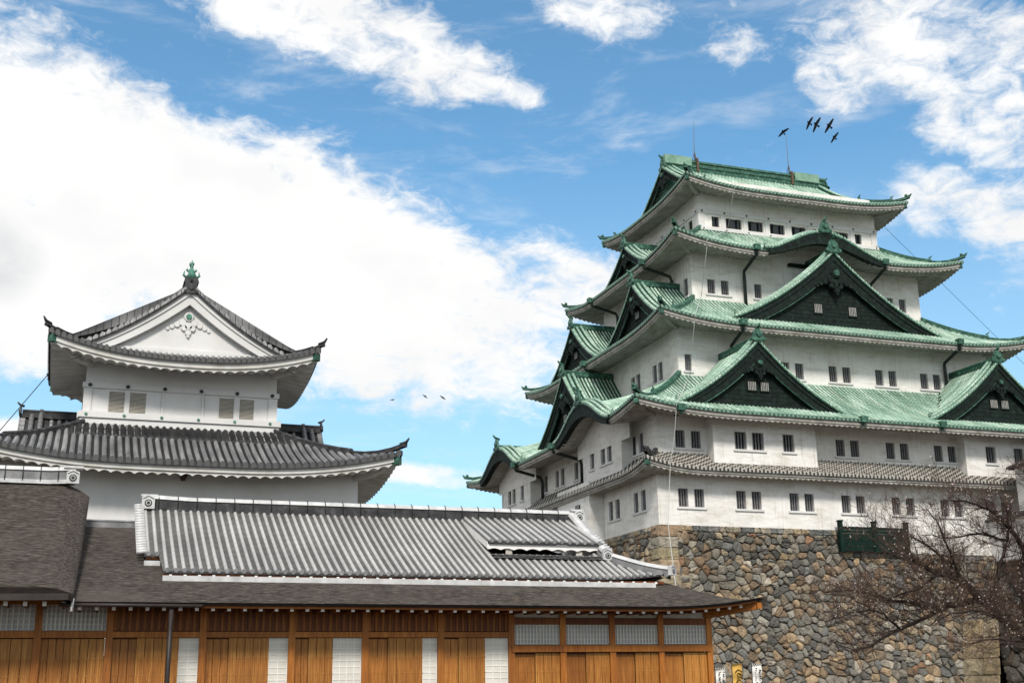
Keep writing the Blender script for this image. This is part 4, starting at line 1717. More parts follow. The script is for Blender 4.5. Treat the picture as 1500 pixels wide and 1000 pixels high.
q.box((-17.83, -42.2, 3.63), (-17.67, -42.1, 3.8), 1)
q.build('hip_rafter', ['wood_frame', 'wood_frame'], palace)
# grey ridge strip at the head of the bare bark part
m = MB()
m.sweep([(-36.2, -36.45, bark_z(-36.45) - .02), (-34.2, -36.45, bark_z(-36.45) - .02)], cap_prof(.16, .17))
m.build('ridge', 'tile_grey', bk)

# --- tiled upper roof (own smoke-vent roof)
YE, ZE, SL = -40.5, 4.55, .49
YR = -36.0


def tile_z(Y):
    t = (Y - YE) / (YR - YE)
    return ZE + SL * (YR - YE) * prof(min(1.02, t), .10)


m = MB()
sp = .214
rr = .047
X0, X1 = -34.42, -19.75
n = int((X1 - X0) / sp)
cols = []
for i in range(n):
    c = X0 + (i + .5) * sp
    cols += [(c - sp / 2, 0, i, 0)] + [(c + rr * math.cos(math.pi * (1 - q / 6)), rr * math.sin(math.pi * q / 6), i, q + 1) for q in range(7)]
cols.append((X0 + n * sp, 0, n, 0))
VR = -20.95                                    # verge of the right gable; right of it the roof is hipped


def hipy(x):
    return YE + (X1 + .1 - x) * 1.0 if x > VR else YR


def lowb(i):
    return -39.35 if i < 2 else YE


def upc(x):
    return .18 * max(0, 1 - (X1 - x) / 2.2) ** 2


DX0, DX1, DYA, DYB = -24.55, -21.35, -38.95, -35.75       # the vent dormer's opening
prev = None
for (x, h, i, q) in cols:
    y0 = lowb(min(i, n - 1))
    y1 = max(y0 + .02, min(YR, hipy(x)))
    ids = []
    for k in range(25):
        y = y0 + (y1 - y0) * k / 24
        ids.append(m.vert((x, y, tile_z(y) + h + upc(x) * (1 - k / 24)), (x + 50, y - YE)))
    top_ = m.vert((x, y0 - .01, tile_z(y0) + h + upc(x)))
    bot_ = m.vert((x, y0 - .01, tile_z(y0) - .05 + upc(x)))
    if prev:
        rib = q >= 2
        same = abs(prev[4] - y0) < .01
        for k in range(24):
            ym = y0 + (y1 - y0) * (k + .5) / 24
            if DX0 < x < DX1 and -38.88 < ym < -36.2:
                continue
            m.face((prev[0][k], ids[k], ids[k + 1], prev[0][k + 1]), 0 if rib else 1, rib)
        if same:
            m.face((prev[2], bot_, top_, prev[1]), 2)
    prev = (ids, top_, bot_, q, y0)
# rear slope
m.quad((X0, YR, tile_z(YR)), (VR, YR, tile_z(YR)), (VR, YR + 4.5, ZE), (X0, YR + 4.5, ZE), 1)
# right hip slope
k0 = None
nn = 18
for k in range(nn + 1):
    y = YE + (YR + 3 - YE) * k / nn
    a = m.vert((X1 + .1, y, ZE + .12 * max(0, 1 - k / 6) ** 2), (y, 0))
    xx = max(VR, X1 + .1 - (y - YE))
    b = m.vert((xx, y, tile_z(YE + (X1 + .1 - xx))), (y, 1))
    if k0:
        m.face((k0[0], a, b, k0[1]), 1)
    k0 = (a, b)
# round end tiles
for i in range(n):
    c = X0 + (i + .5) * sp
    y0 = lowb(i)
    m.disc((c, y0 - .005, tile_z(y0) + .028 + upc(c)), .072, (0, -1, 0), .03, 10, 3)
VERGE = [(-34.62, -34.36, -39.3), (VR + .12, VR + .42, -38.4)]
for xa, xb, ylo in VERGE:
    y = YR + .1
    while y > ylo:
        z = tile_z(y)
        m.tube([(xa, y, z + .02), (xb, y, z + .05)], .058, 7, 4)
        y -= .185
tl = m.build('tiled_roof', ['tile_pale_rib', 'tile_pale_pan', 'tile_dark_edge', 'tile_grey', 'tile_white'], palace)
# timber below the tile eave, struts and white board lying on the bark
m = MB()
m.box((-34.0, YE + .05, ZE - .13), (X1 - .1, YE + .16, ZE - .06), 0)
m.box((-34.38, -39.3, tile_z(-39.3) - .13), (-34.02, -39.2, tile_z(-39.3) - .06), 0)
xx = -33.8
while xx < X1 - .3:
    m.box((xx - .035, YE + .02, ZE - .13), (xx + .035, YE + .3, ZE - .07), 1)
    xx += .36
m.build('eave_timber', ['wood_dark', 'white_paint'], tl)
m = MB()
m.box((-34.0, YE + .42, bark_z(-40.0) - .2), (X1 - .2, YE + .9, ZE - .05), 0)
m.box((-34.4, -39.1, bark_z(-39.0) - .2), (-34.02, -38.6, tile_z(-39.3) - .05), 0)
m.build('vent_wall', 'void', tl)
m = MB()
zb = bark_z(-40.55) + .02
m.box((-34.0, -40.62, zb - .05), (-20.2, -40.42, zb + .09))
m.box((-34.42, -39.45, bark_z(-39.4) - .02), (-34.01, -39.3, bark_z(-39.4) + .11))
m.build('flashing_board', 'tile_white', tl)
# main ridge: stacked flat tiles with cap, tie loops and crest tiles at both ends
m = MB()
zr2 = tile_z(YR) - .02
m.sweep([(-34.28, YR, zr2 + .03), (-33.6, YR, zr2 + .0)] + [(-33 + 12 * k / 6, YR, zr2 - .02) for k in range(7)], [(-.16, -.12), (-.16, .06), (-.12, .065), (-.12, .26), (-.15, .27), (-.11, .36), (0, .4), (.11, .36), (.15, .27), (.12, .26), (.12, .065), (.16, .06), (.16, -.12)],
        mats=[0, 0, 0, 0, 1, 1, 1, 1, 0, 0, 0, 0])
for k in range(24):
    x = -33.95 + k * .545
    if x > -21.1:
        break
    m.tube([(x, YR - .17, zr2), (x, YR - .16, zr2 + .3), (x, YR - .1, zr2 + .37), (x, YR, zr2 + .415)], .013, 4, 2)
mr2 = m.build('main_ridge', ['tile_dark_edge', 'tile_white', 'pipe'], tl)


def crest(root, c, out, s, name='crest_tile'):
    """pale end tile with a five-sided head, chevron lines and a round boss"""
    q = MB()
    o = Vector(out)
    sd = Vector((-o.y, o.x, 0))
    c = Vector(c)
    up = Vector((0, 0, 1))
    P = [(-.5, -.5), (.5, -.5), (.5, .45), (0, .62), (-.5, .45)]
    A = [q.vert(c + sd * a * s + up * b * s) for a, b in P]
    B = [q.vert(c + o * .12 + sd * a * s + up * b * s) for a, b in P]
    for j in range(5):
        q.face((A[j], A[(j + 1) % 5], B[(j + 1) % 5], B[j]), 0)
    q.face(B, 0)
    q.face(A[::-1], 0)
    f = c + o * .125
    for rad, mm in ((.3, 1), (.24, 0), (.17, 1)):
        q.disc(f + o * (.004 * (4 - rad * 10)) - up * .05 * s, rad * s, o, .012, 12, mm)
    for sg in (-1, 1):
        q.tube([f + up * .5 * s, f + sd * sg * .42 * s + up * .28 * s], .02 * s + .004, 4, 1)
    return q.build(name, ['tile_white', 'pipe'], root)


crest(mr2, (-34.25, YR - .16, zr2 + .16), (0, -1, 0), .36)
crest(mr2, (-20.72, YR - .16, zr2 + .16), (0, -1, 0), .33)
m = MB()
m.box((-34.45, YR - .12, zr2 + .36), (-33.98, YR + .12, zr2 + .42))
m.box((-20.95, YR - .12, zr2 + .36), (-20.5, YR + .12, zr2 + .42))
m.build('ridge_cap', 'tile_white', mr2)
# descending ridge of the right gable and the hip ridge below it
m = MB()
P = []
for k in range(13):
    t = k / 12
    y = YR - .1 + (-39.05 - YR + .1) * t
    P.append((VR + .02 - .12 * t, y, tile_z(y) + .03))
m.sweep(P, [(-.15, -.05), (-.15, .1), (-.1, .12), (-.1, .2), (-.14, .22), (-.1, .3), (0, .34), (.1, .3), (.14, .22), (.1, .2), (.1, .12), (.15, .1), (.15, -.05)], mats=[0, 0, 0, 0, 1, 1, 1, 1, 0, 0, 0, 0])
dr = m.build('descending_ridge', ['tile_grey', 'tile_white'], tl)
crest(dr, (P[-1][0], P[-1][1] - .02, P[-1][2] + .12), (0, -1, 0), .3)
m = MB()
P = []
for k in range(11):
    t = k / 10
    x = VR + .05 + (X1 + .02 - VR) * t
    y = YE + (X1 + .1 - x)
    P.append((x, y, tile_z(y) + .03 + .2 * max(0, t - .35) ** 2))
m.sweep(P, [(-.13, -.05), (-.13, .1), (-.09, .12), (-.12, .16), (-.08, .23), (0, .26), (.08, .23), (.12, .16), (.09, .12), (.13, .1), (.13, -.05)], mats=[0, 0, 0, 1, 1, 1, 1, 0, 0, 0])
hr = m.build('hip_ridge', ['tile_grey', 'tile_white'], tl)
crest(hr, (P[-1][0] + .02, P[-1][1] - .04, P[-1][2] + .12), Vector((.5, -.86, 0)).normalized(), .26)
# gable triangle behind the right verge
m = MB()
m.quad((VR + .3, YR, tile_z(YR) - .1), (VR + .3, YR - 2.3, tile_z(YR - 2.3) - .1), (VR + .3, YR + 2.3, tile_z(YR - 2.3) - .1), (VR + .3, YR + .01, tile_z(YR) - .1))
m.build('gable_wall', 'plaster_clean', tl)

# --- vent dormer on the tiles
m = MB()
dz = lambda y: 6.88 - (-35.75 - y) * .385
n2 = 15
cols = []
DXA, DXB = -24.7, -21.0
s2 = (DXB - DXA) / n2
for i in range(n2):
    c = DXA + (i + .5) * s2
    cols += [(c - s2 / 2, 0, 0)] + [(c + rr * math.cos(math.pi * (1 - q / 6)), rr * math.sin(math.pi * q / 6), q + 1) for q in range(7)]
cols.append((DXB, 0, 0))
prev = None
ylo = -38.75
for (x, h, q) in cols:
    ids = [m.vert((x, ylo + (-35.75 - ylo) * k / 8, dz(ylo + (-35.75 - ylo) * k / 8) + h + .02), (x + 50, k * .38)) for k in range(9)]
    b_ = m.vert((x, ylo - .005, dz(ylo) - .06))
    t_ = m.vert((x, ylo - .005, dz(ylo) + h + .02))
    if prev:
        for k in range(8):
            m.face((prev[0][k], ids[k], ids[k + 1], prev[0][k + 1]), 0 if q >= 2 else 1, q >= 2)
        m.face((prev[1], b_, t_, prev[2]), 2)
    prev = (ids, b_, t_)
for i in range(n2):
    c = DXA + (i + .5) * s2
    m.disc((c, ylo, dz(ylo) + .03), .07, (0, -1, 0), .03, 10, 3)
dm = m.build('vent_dormer', ['tile_pale_rib', 'tile_pale_pan', 'tile_dark_edge', 'tile_grey'], tl)
# wavy white eave board and side board
m = MB()
prev = None
for k in range(97):
    x = DXA + .02 + (DXB - DXA - .04) * k / 96
    w = .05 * abs(math.sin(math.pi * k / 96 * 9))
    zt = dz(ylo) - .06
    ids = [m.vert((x, ylo + .06, zt)), m.vert((x, ylo + .06, zt - .17 + w)), m.vert((x, ylo + .12, zt - .17 + w)), m.vert((x, ylo + .12, zt))]
    if prev:
        for q in range(3):
            m.face((prev[q], prev[q + 1], ids[q + 1], ids[q]), 0)
    prev = ids
m.sweep([(DXA + .02, ylo + .02, dz(ylo) - .1), (DXA + .02, -36.2, dz(-36.2) - .1)], [(-.03, .1), (-.03, -.1), (.03, -.1), (.03, .1)])
m.build('eave_board', 'white_paint', dm)
m = MB()
m.box((DX0 - .02, ylo + .1, tile_z(ylo) - .5), (DX1 + .02, -36.3, tile_z(ylo) - .35), 0)
m.box((DX0 - .02, ylo + .7, tile_z(ylo) - .35), (DX1 + .02, -36.4, tile_z(ylo) + .1), 0)
m.box((DX0 - .02, -38.98, tile_z(-38.98) - .4), (DX1 + .02, -38.92, tile_z(-38.98) - .03), 0)
for x in (-24.0, -21.75):
    m.box((x - .1, ylo + .12, dz(ylo) - .34), (x + .1, ylo + .158, dz(ylo) - .1), 1)
m.build('vent_opening', ['void', 'shutter_slat'], dm)
m = MB()
for row in range(3):
    y = -38.98 - row * .11
    for k in range(18):
        x = DX0 - .1 + k * .195 + (row % 2) * .06
        z = tile_z(y)
        q = [m.vert(p) for p in ((x, y + .16, z + .115), (x + .19, y + .16, z + .115), (x + .19, y, z + .085), (x + .14, y - .05, z + .075), (x + .05, y - .05, z + .075), (x, y, z + .085))]
        m.face(q[::-1], 0)
m.build('scale_tiles', 'tile_grey', dm)

# --- timber front
PX = [-35.2, -32.97, -30.75, -28.84, -26.8, -24.81, -23.31, -21.83, -20.33, -18.8]
for x in PX:
    pbox('pillar', (x - .085, PY - .085, .5), (x + .085, PY + .085, 3.75), 'wood_frame', palace)
ZB = .6
for i, (xa, xb) in enumerate(zip(PX, PX[1:])):
    a, b = xa + .085, xb - .085
    if i < 5:
        # slatted upper panel
        q = MB()
        nbd = max(6, int((b - a) / .085))
        for k in range(nbd):
            x0 = a + (b - a) * k / nbd
            x1 = a + (b - a) * (k + 1) / nbd
            q.box((x0 + .003, PY - .01, 3.05), (x1 - .003, PY + .03, 3.78), k % 2)
            q.box((x0 - .012, PY - .035, 3.05), (x0 + .014, PY - .012, 3.78), 1)
        q.build('slat_panel', ['wood_frame', 'wood_dark'], palace)
        pbox('rail', (a, PY - .07, 2.89), (b, PY + .05, 3.03), 'wood_frame', palace)
        ztop = 2.88
        shj = [(-33.53, -33.06), (-31.31, -30.84), (-29.67, -28.93), (-27.28, -26.89), (-25.54, -24.9)][i]
        b2 = shj[0]
        q = MB()
        q.box((shj[0], PY + .02, ZB), (shj[1], PY + .04, ztop), 0)
        nv = max(2, round((shj[1] - shj[0]) / .19))
        for k in range(nv + 1):
            x = shj[0] + (shj[1] - shj[0]) * k / nv
            q.box((x - .01, PY + .004, ZB), (x + .01, PY + .018, ztop), 1)
        z = ZB
        while z < ztop:
            q.box((shj[0], PY + .008, z - .009), (shj[1], PY + .016, z + .009), 1)
            z += .155
        q.build('paper_screen', ['paper', 'white_paint'], palace)
        leaves = [(a, a + (b2 - a) * .36, 1), (a + (b2 - a) * .36, b2, 0)]
    else:
        pbox('plaster_panel', (a, PY - .01, 3.42), (b, PY + .03, 3.8), 'paper', palace)
        pbox('rail', (a, PY - .06, 3.23), (b, PY + .05, 3.41), 'wood_dark', palace)
        q = MB()
        q.box((a, PY + .02, 2.7), (b, PY + .04, 3.22), 0)
        for k in range(15):
            x = a + (b - a) * k / 14
            q.box((x - .016, PY - .02, 2.7), (x + .016, PY + .015, 3.22), 1)
        for k in range(5):
            z = 2.72 + .5 * k / 4
            q.box((a, PY - .012, z - .012), (b, PY + .012, z + .012), 1)
        q.build('lattice_transom', ['paper_grey', 'paper'], palace)
        pbox('nageshi_beam', (a - .085, PY - .12, 2.5), (b + .085, PY - .087, 2.68), 'wood_frame', palace)
        ztop = 2.47
        leaves = [(a, a + (b - a) * .46, 1), (a + (b - a) * .46, b, 0)]
    for (x0, x1, deep) in leaves:
        q = MB()
        yy = PY + (.03 if deep else -.01)
        nbd = max(2, round((x1 - x0) / .22))
        for k in range(nbd):
            xa_ = x0 + (x1 - x0) * k / nbd
            xb_ = x0 + (x1 - x0) * (k + 1) / nbd
            q.box((xa_ + .007, yy, ZB), (xb_ - .007, yy + .04, ztop - .03 * deep))
        q.box((x0, yy - .012, ZB), (x0 + .03, yy - .002, ztop - .03))
        for z in (2.38, 1.98, 1.6):
            if z < ztop - .1:
                q.box((x0, yy - .008, z), (x1, yy - .001, z + .02))
        xq = x0 + .05
        while xq < x1 - .03:
            q.box((xq, yy - .006, ZB), (xq + .02, yy - .001, min(2.38, ztop - .1)), 1)
            xq += .05
        q.build('shutter', ['wood_panel_deep' if deep else 'wood_panel', 'wood_frame'], palace)
m = MB()
m.box((-35.1, PY + .12, .3), (-18.9, PY + 4, 3.9))
m.build('inner_wall', 'wood_dark', palace)
m = MB()
m.tube([(-33.86, -42.3, 3.55), (-33.87, -42.3, .2)], .06, 8)
m.build('rain_pipe', 'gutter', palace)

# --- the wing on the left: thick bark roof with rolled verge
WX1 = -36.0
m = MB()


def wz(y):
    t = (y + 42.6) / 5.6
    return 3.95 + 3.3 * (.72 * t + .28 * t * t)


nx = 44
rows = 16
prev = None
xs = [-52 + (WX1 + 52 - 1.0) * k / 12 for k in range(13)] + [WX1 - 1.0 + 1.0 * k / 10 for k in range(1, 11)]
for x in xs:
    u = max(0, (x - (WX1 - 1.0)) / 1.0)
    ids = []
    for k in range(rows + 1):
        t = k / rows
        y = -42.6 + 5.6 * t
        bul = math.sin(math.pi * (.12 + .88 * t) * .5)
        ids.append(m.vert((x - .1 * u * (1 - t) + .12 * u * t, y, wz(y) - .42 * u ** 2.2 * (.35 + .65 * bul) + .05 * u)))
    e = m.vert((x - .1 * u, -42.58, wz(-42.6) - .42 * u ** 2.2 * .35 - .17))
    e2 = m.vert((x - .1 * u, -41.9, wz(-42.6) - .12))
    if prev:
        for k in range(rows):
            m.face((prev[0][k], ids[k], ids[k + 1], prev[0][k + 1]), 0, True)
        m.face((prev[1], e, ids[0], prev[0][0]), 1)
        m.face((prev[2], e2, e, prev[1]), 1)
    prev = (ids, e, e2)
# verge side and rear slope
last = prev[0]
vd = [m.vert((m.v[i][0] - .03, m.v[i][1], m.v[i][2] - .3)) for i in last]
for k in range(rows):
    m.face((last[k], vd[k], vd[k + 1], last[k + 1]), 1)
m.quad((-52, -37, wz(-37)), (WX1, -37, wz(-37) - .4), (WX1, -31, 4), (-52, -31, 4), 0)
wb = m.build('bark_roof', ['bark', 'bark_dark'], wing)
m = MB()
m.sweep([(-52, -42.45, 3.77), (-38, -42.45, 3.77), (-36.2, -42.45, 3.80)], [(-.12, .02), (-.12, -.09), (.2, -.13), (.2, .02)])
m.build('eave_board', 'gutter', wb)
m = MB()
zw = wz(-37) - .02
m.sweep([(-52, -37, zw), (-37, -37, zw), (-36.3, -37, zw + .04)], [(-.2, -.05), (-.2, .06), (-.14, .07), (-.14, .3), (-.18, .32), (-.12, .42), (0, .45), (.12, .42), (.18, .32), (.14, .3), (.14, .07), (.2, .06), (.2, -.05)],
        mats=[1, 1, 0, 0, 1, 1, 1, 1, 0, 0, 1, 1])
for k in range(12):
    x = -36.75 - k * .46
    m.tube([(x, -37.21, zw + .02), (x, -37.19, zw + .3), (x, -37.13, zw + .42), (x, -37, zw + .46)], .012, 4, 2)
wr = m.build('main_ridge', ['tile_grey', 'tile_white', 'pipe'], wb)
crest(wr, (-36.36, -37.2, zw + .14), (0, -1, 0), .34)
m = MB()
m.box((-36.62, -37.2, zw + .42), (-36.1, -36.8, zw + .48))
m.build('ridge_cap', 'tile_white', wr)
for x in (-36.84, -38.9, -41.0):
    pbox('pillar', (x - .085, PY - .085, .5), (x + .085, PY + .085, 3.75), 'wood_frame', wing)
for xa, xb in ((-38.9, -36.84), (-36.84, -35.2), (-41.0, -38.9)):
    a, b = xa + .085, xb - .085
    q = MB()
    q.box((a, PY + .02, 3.05), (b, PY + .04, 3.75), 0)
    nv = 15
    for k in range(nv + 1):
        x = a + (b - a) * k / nv
        q.box((x - .018, PY - .03, 3.05), (x + .018, PY + .015, 3.75), 1)
    for k in range(6):
        z = 3.08 + k * .125
        q.box((a, PY - .008, z - .012), (b, PY + .012, z + .012), 1)
    q.build('lattice_transom', ['paper_grey', 'paper'], wing)
    pbox('nageshi_beam', (a, PY - .1, 2.88), (b, PY + .05, 3.04), 'wood_frame', wing)
    mid = a + (b - a) * .48
    for x0, x1, deep in ((a, mid, 1), (mid, b, 0)):
        q = MB()
        yy = PY + (.03 if deep else -.01)
        nbd = 4
        for k in range(nbd):
            q.box((x0 + (x1 - x0) * k / nbd + .007, yy, ZB), (x0 + (x1 - x0) * (k + 1) / nbd - .007, yy + .04, 2.86))
        for z in (2.38, 1.98, 1.6):
            q.box((x0, yy - .008, z), (x1, yy - .001, z + .02))
        q.box((x0, yy - .012, ZB), (x0 + .03, yy - .002, 2.86))
        xq = x0 + .05
        while xq < x1 - .03:
            q.box((xq, yy - .006, ZB), (xq + .02, yy - .001, 2.38), 1)
            xq += .05
        q.build('shutter', ['wood_panel_deep' if deep else 'wood_panel', 'wood_frame'], wing)
x = -36.3
while x > -41:
    q = MB()
    q.box((x - .035, -42.25, 3.57), (x + .035, -41, 3.64), 0)
    q.box((x - .045, -42.29, 3.55), (x + .045, -42.255, 3.65), 1)
    q.build('rafter', ['wood_dark', 'white_paint'], wing)
    x -= .42
m = MB()
m.box((-41, PY - .3, 3.66), (-35.3, PY + .1, 3.9))
m.build('eave_beam', 'wood_frame', wing)
m = MB()
m.box((-45, PY + .12, .3), (-35.3, PY + 6, 3.9))
m.build('inner_wall', 'wood_dark', wing)
m = MB()
m.tube([(-36.1, -42.42, 3.72), (-36.12, -42.42, 3.42)], .035, 6)
m.build('rain_spout', 'white_paint', wing)

# ================================================================== stone pier at the right, banners, birds
pier = thing('stone_pier', 'stone pier with a tan dressed corner at the lower right behind the cherry tree', 'stone wall', (7, -23, 0))
rng = random.Random(11)
m = MB()
SP = lambda s, z, o: (4.9 - .12 * (4.4 - z) - o, s, z)
z = 4.4
k = 0
while z > .1:
    h = rng.uniform(.75, 1.0)
    cuts = [-25.3, -22.8] if k % 2 else [-25.3, -24.2, -22.8]
    for a, b in zip(cuts, cuts[1:]):
        c = rng.choice([(.52, .41, .27), (.48, .37, .23), (.54, .45, .31)])
        stone(m, [(a, z - h), (b, z - h), (b, z), (a, z)], SP, rng, c, .06, .012)
    z -= h
    k += 1
m.build('corner_stones', 'stone', pier)
m = MB()
stone_wall_face(m, lambda s, z, o: (s, -25.3 - .1 * (4.4 - z) - o, z), 4.9, 11, 0, lambda s: 4.4, .7, rng, 1.1, False, .55)
m.build('front_stones', 'stone', pier)
m = MB()
m.box((5.25, -25.0, 0), (11, -22.8, 4.3))
m.build('wall_core', 'stone_gap', pier)

for px_, lab, mt, zt in ((-12.45, 'white narrow banner with small black writing nearest the palace corner', 'white_cloth', 2.14),
                         (-11.72, 'yellow banner with black stripes between two white banners', 'gold_cloth', 2.3),
                         (-10.85, 'white banner with black writing right of the yellow banner', 'white_cloth', 2.28)):
    t = thing('banner', lab, 'banner', (px_, -30, 0), 'banners at the foot of the stone wall')
    m = MB()
    m.tube([(px_ - .24, -30, 0), (px_ - .24, -30, zt + .08)], .018, 6)
    m.tube([(px_ - .26, -30, zt + .02), (px_ + .22, -30, zt + .02)], .012, 5)
    m.build('pole', 'pipe', t)
    m = MB()
    prev = None
    for k in range(25):
        z = zt - 1.7 * k / 24
        wv = .03 * math.sin(k * .9 + px_)
        ids = [m.vert((px_ - .22 + (.17 * q / 4) * 2.4, -30 + wv + .03 * math.sin(q * 1.3 + k * .3), z)) for q in range(5)]
        if prev:
            for q in range(4):
                m.face((prev[q], ids[q], ids[q + 1], prev[q + 1]), 0)
        prev = ids
    for k in range(5):
        m.tube([(px_ - .2 + .095 * k, -30, zt - .01), (px_ - .2 + .095 * k, -30, zt + .045)], .02, 4)
    if mt == 'gold_cloth':
        for k in range(5):
            z = zt - .22 - .13 * k
            m.tube([(px_ - .13 + .1 * math.sin(k), -30.06, z - .06), (px_ - .02, -30.07, z + .04), (px_ + .1, -30.06, z), (px_ + .16, -30.05, z - .05)], .018, 4, 1)
    else:
        for cx_ in (-.11, .06):
            for k in range(11):
                z = zt - .14 - .075 * k
                for q in range(3):
                    if rng.random() < .85:
                        dx = rng.uniform(-.04, .03)
                        m.box((px_ + cx_ + dx, -30.085, z + rng.uniform(-.02, .025)), (px_ + cx_ + dx + rng.choice([.012, .05]), -30.075, z + .012 + rng.choice([.006, .03])), 1)
    m.build('cloth', [mt, 'ink'], t)

BIRDS = [((15.16, 5.0, 44.43), 1.35, 40, 'dark bird flying lowest left beside the right lightning rod tip', .5),
         ((17.68, 5.0, 45.59), 1.5, 62, 'leftmost dark bird of the row of three above the keep', .35),
         ((18.33, 5.0, 45.56), 1.75, 62, 'middle dark bird of the row of three above the keep', .45),
         ((19.57, 5.0, 45.62), 1.75, 58, 'rightmost dark bird of the row of three above the keep', .12),
         ((19.99, 5.0, 44.64), 1.35, 54, 'dark bird flying lowest right above the keep roof', .3),
         ((-8.29, 40.0, 28.55), .55, 10, 'tiny dark bird farthest left in the low sky between turret and keep', .2),
         ((-5.0, 40.0, 29.1), .7, -40, 'small dark bird in the middle of the low sky trio', .6),
         ((-3.2, 40.0, 29.08), .8, -38, 'small dark bird right of the low sky trio near the keep', .25)]
for p, span, ang, lab, bend in BIRDS:
    span *= .86
    m = MB()
    a = R(ang)
    u = (rgt * math.cos(a) + Vector((0, 0, 1)) * math.sin(a)).normalized()      # along the wings
    f_ = (rgt * -math.sin(a) * .9 + Vector((0, 0, 1)) * math.cos(a) * .45 + Vector((0, -.5, 0))).normalized()   # heading
    p = Vector(p)
    nrm = u.cross(f_).normalized()
    L = span * .3
    m.tube([p + f_ * L * .55, p + f_ * L * .4, p + f_ * L * .1, p - f_ * L * .3, p - f_ * L * .62], [.01, span * .045, span * .07, span * .05, span * .015], 6)
    m.tube([p - f_ * L * .5, p - f_ * L * .85], [span * .03, span * .075], 5)
    for s in (-1, 1):
        pts = []
        for k in range(5):
            t_ = k / 4
            q = p + u * s * span * .5 * t_ + nrm * bend * span * .2 * (t_ - t_ * t_) - f_ * (span * .16 * bend) * t_ * t_
            ch = span * (.15 - .1 * t_ ** 2)
            pts.append((q + f_ * ch * .55, q - f_ * ch * .75))
        for (A, B), (C_, D_) in zip(pts, pts[1:]):
            m.quad(A, B, D_, C_)
            m.quad(A + nrm * .02, C_ + nrm * .02, D_ + nrm * .02, B + nrm * .02)
    o = m.build('bird', 'bird', None, tuple(p))
    tag(o, lab, 'bird', 'birds flying in the sky')

# ================================================================== CHERRY TREE
tree = thing('cherry_tree', 'nearly bare cherry tree with a few pale pink blossoms before the stone wall', 'tree', (3.0, -30, 0))
rng = random.Random(21)
LIMBS = [  # guided limbs: list of points, radius at the start
    ([(3.0, -30, 0), (2.75, -30, 1.6), (2.5, -30.1, 3.0), (2.35, -30, 4.6), (2.6, -29.9, 6.2)], .24),
    ([(2.5, -30.1, 3.0), (1.6, -30.2, 3.7), (.84, -30, 4.28), (-.49, -30.2, 5.28), (-1.21, -30.4, 5.67), (-2.14, -30.3, 5.91), (-3.2, -30.5, 6.3), (-4.6, -30.8, 6.5)], .17),
    ([(.84, -30, 4.28), (1.0, -30, 5.39), (1.5, -29.8, 6.4), (1.86, -30, 7.4), (1.9, -30.2, 8.6)], .11),
    ([(2.6, -29.9, 6.2), (2.71, -30, 7.13), (1.98, -30.1, 7.85), (1.17, -30.3, 8.47), (-.08, -30.6, 8.82), (-1.4, -30.8, 8.9)], .10),
    ([(2.35, -30, 4.6), (1.6, -29.6, 4.9), (-.07, -29.2, 4.81), (-1.38, -29.1, 4.45), (-3.37, -29.0, 3.7), (-5.0, -29.2, 3.05), (-5.8, -29, 2.9)], .11),
    ([(-1.0, -29.1, 4.55), (-2.4, -28.6, 4.8), (-3.55, -28.4, 5.0), (-5.2, -28.5, 5.3), (-6.6, -28.6, 5.2)], .07),
    ([(2.75, -30, 1.6), (2.02, -31, 2.7), (.67, -31.4, 3.1), (-.78, -31.6, 3.21), (-2.2, -31.8, 3.0)], .06),
    ([(-.49, -30.2, 5.28), (-.9, -29.6, 6.2), (-1.9, -29.4, 7.2), (-3.2, -29.3, 7.6), (-4.2, -29.2, 7.4)], .06),
    ([(-1.21, -30.4, 5.67), (-2.0, -31, 6.6), (-2.5, -31.2, 7.6), (-3.0, -31.2, 8.4)], .05),
    ([(1.86, -30, 7.4), (.9, -29.4, 7.7), (-.3, -29.0, 7.6), (-1.5, -28.8, 7.7)], .05),
    ([(2.6, -29.9, 6.2), (3.4, -30.2, 7.4), (3.6, -30.4, 9.0), (3.2, -30.4, 10.2)], .12),
    ([(2.5, -30.1, 3.0), (3.6, -30, 4.2), (4.6, -30, 6), (5.2, -30, 8)], .16),
    ([(-2.14, -30.3, 5.91), (-3.0, -30.0, 5.3), (-4.4, -29.8, 4.9), (-5.6, -29.8, 4.2)], .05),
    ([(-3.37, -29.0, 3.7), (-4.4, -29.4, 4.3), (-5.6, -29.6, 4.4), (-6.8, -29.6, 4.1)], .045),
    ([(1.6, -30.2, 3.7), (.4, -30.9, 4.0), (-1.0, -31.3, 4.3), (-2.6, -31.5, 4.2), (-3.8, -31.6, 3.8)], .06),
]
wood_b = MB()
twigs = MB()
flow = MB()
buds = MB()
cnt = [0, 0]


def smooth(pts, n=3):
    P = [Vector(p) for p in pts]
    out = []
    for i in range(len(P) - 1):
        p0, p1, p2, p3 = P[max(0, i - 1)], P[i], P[i + 1], P[min(len(P) - 1, i + 2)]
        for k in range(n):
            t = k / n
            out.append(.5 * ((2 * p1) + (p2 - p0) * t + (2 * p0 - 5 * p1 + 4 * p2 - p3) * t * t + (3 * p1 - p0 - 3 * p2 + p3) * t ** 3))
    out.append(P[-1])
    return [p + Vector((rng.uniform(-.05, .05), rng.uniform(-.05, .05), rng.uniform(-.05, .05))) for p in out]


def blossom(p):
    r = rng.uniform(.014, .026)
    n = Vector((rng.uniform(-1, 1), rng.uniform(-1, .2), rng.uniform(-.5, 1))).normalized()
    a = n.cross(Vector((.3, .2, .9))).normalized()
    b = n.cross(a)
    c = flow.vert(p)
    ring = [flow.vert(p + (a * math.cos(k * 1.2566) + b * math.sin(k * 1.2566)) * r + n * r * .4) for k in range(5)]
    for k in range(5):
        flow.face((c, ring[k], ring[(k + 1) % 5]))


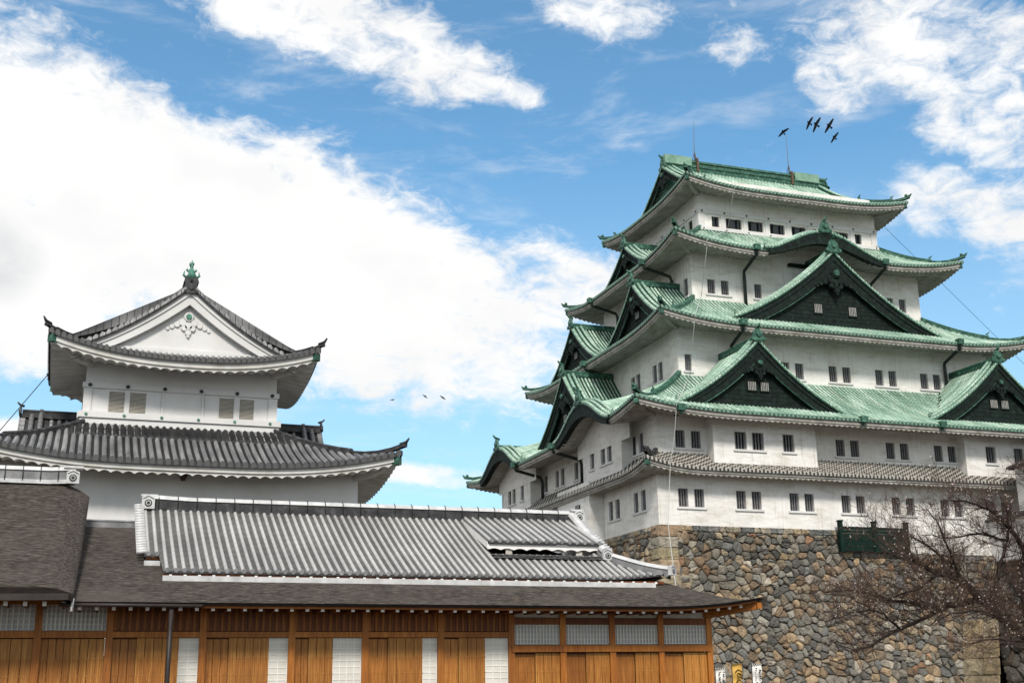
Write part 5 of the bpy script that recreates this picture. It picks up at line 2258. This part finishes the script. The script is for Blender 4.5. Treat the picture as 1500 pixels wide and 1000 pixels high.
def branch(p, d, length, r, level):
    n = 4 if level < 3 else 3
    pts = [p]
    q = Vector(p)
    d = d.normalized()
    for k in range(n):
        d = (d + Vector((rng.uniform(-.3, .3), rng.uniform(-.3, .3), rng.uniform(-.22, .3)))).normalized()
        q = q + d * length / n
        pts.append(q.copy())
    rad = [r * (1 - .7 * k / n) for k in range(n + 1)]
    (wood_b if level < 2 else twigs).tube(pts, rad, 5 if level < 2 else 3, 0, cap=False)
    if level >= 2:
        for p_ in pts[1:]:
            if rng.random() < .3:
                buds_at(p_)
            if rng.random() < .028:
                for _ in range(rng.randint(1, 4)):
                    blossom(p_ + Vector((rng.uniform(-.03, .03), rng.uniform(-.03, .03), rng.uniform(-.03, .03))))
    if level >= 4 or length < .22:
        return
    nk = (5, 6, 5, 2)[level]
    for k in range(nk):
        t = rng.uniform(.2, 1.0)
        i = min(n - 1, int(t * n))
        pp = pts[i].lerp(pts[i + 1], t * n - i)
        dd = (pts[i + 1] - pts[i]).normalized()
        perp = Vector((rng.uniform(-1, 1), rng.uniform(-1, 1), rng.uniform(-.6, 1)))
        nd = (dd * .8 + perp.normalized() * .85).normalized()
        branch(pp, nd, length * rng.uniform(.45, .72), max(.0055, rad[i] * .55), level + 1)


def buds_at(p):
    for _ in range(2):
        c = p + Vector((rng.uniform(-.05, .05), rng.uniform(-.05, .05), rng.uniform(-.05, .05)))
        s = rng.uniform(.008, .015)
        v = [buds.vert(c + Vector(o) * s) for o in ((1, 0, -.6), (-.5, .8, -.6), (-.5, -.8, -.6), (0, 0, 1.4))]
        for f in ((0, 1, 3), (1, 2, 3), (2, 0, 3)):
            buds.face([v[k] for k in f])


for pts, r in LIMBS:
    r *= 1.3
    P = smooth(pts, 3)
    n = len(P)
    rad = [max(.018, r * (1 - .72 * k / (n - 1))) for k in range(n)]
    wood_b.tube(P, rad, 8, 0, cap=False)
    for k in range(1, n):
        if P[k].z < 2.4 and r > .2:
            continue
        for _ in range(3):
            dd = (P[k] - P[k - 1]).normalized()
            perp = Vector((rng.uniform(-1, .8), rng.uniform(-1, 1), rng.uniform(-.5, 1))).normalized()
            branch(P[k], dd * .6 + perp, rng.uniform(.7, 1.7), max(.010, min(.03, rad[k] * .4)), 1 if rng.random() < .3 else 2)
wood_b.build('trunk', 'bark_tree', tree)
tag(twigs.build('twigs', 'twig', tree), kind='stuff')
tag(flow.build('blossoms', 'blossom', tree), kind='stuff')
tag(buds.build('buds', 'bud', tree), kind='stuff')
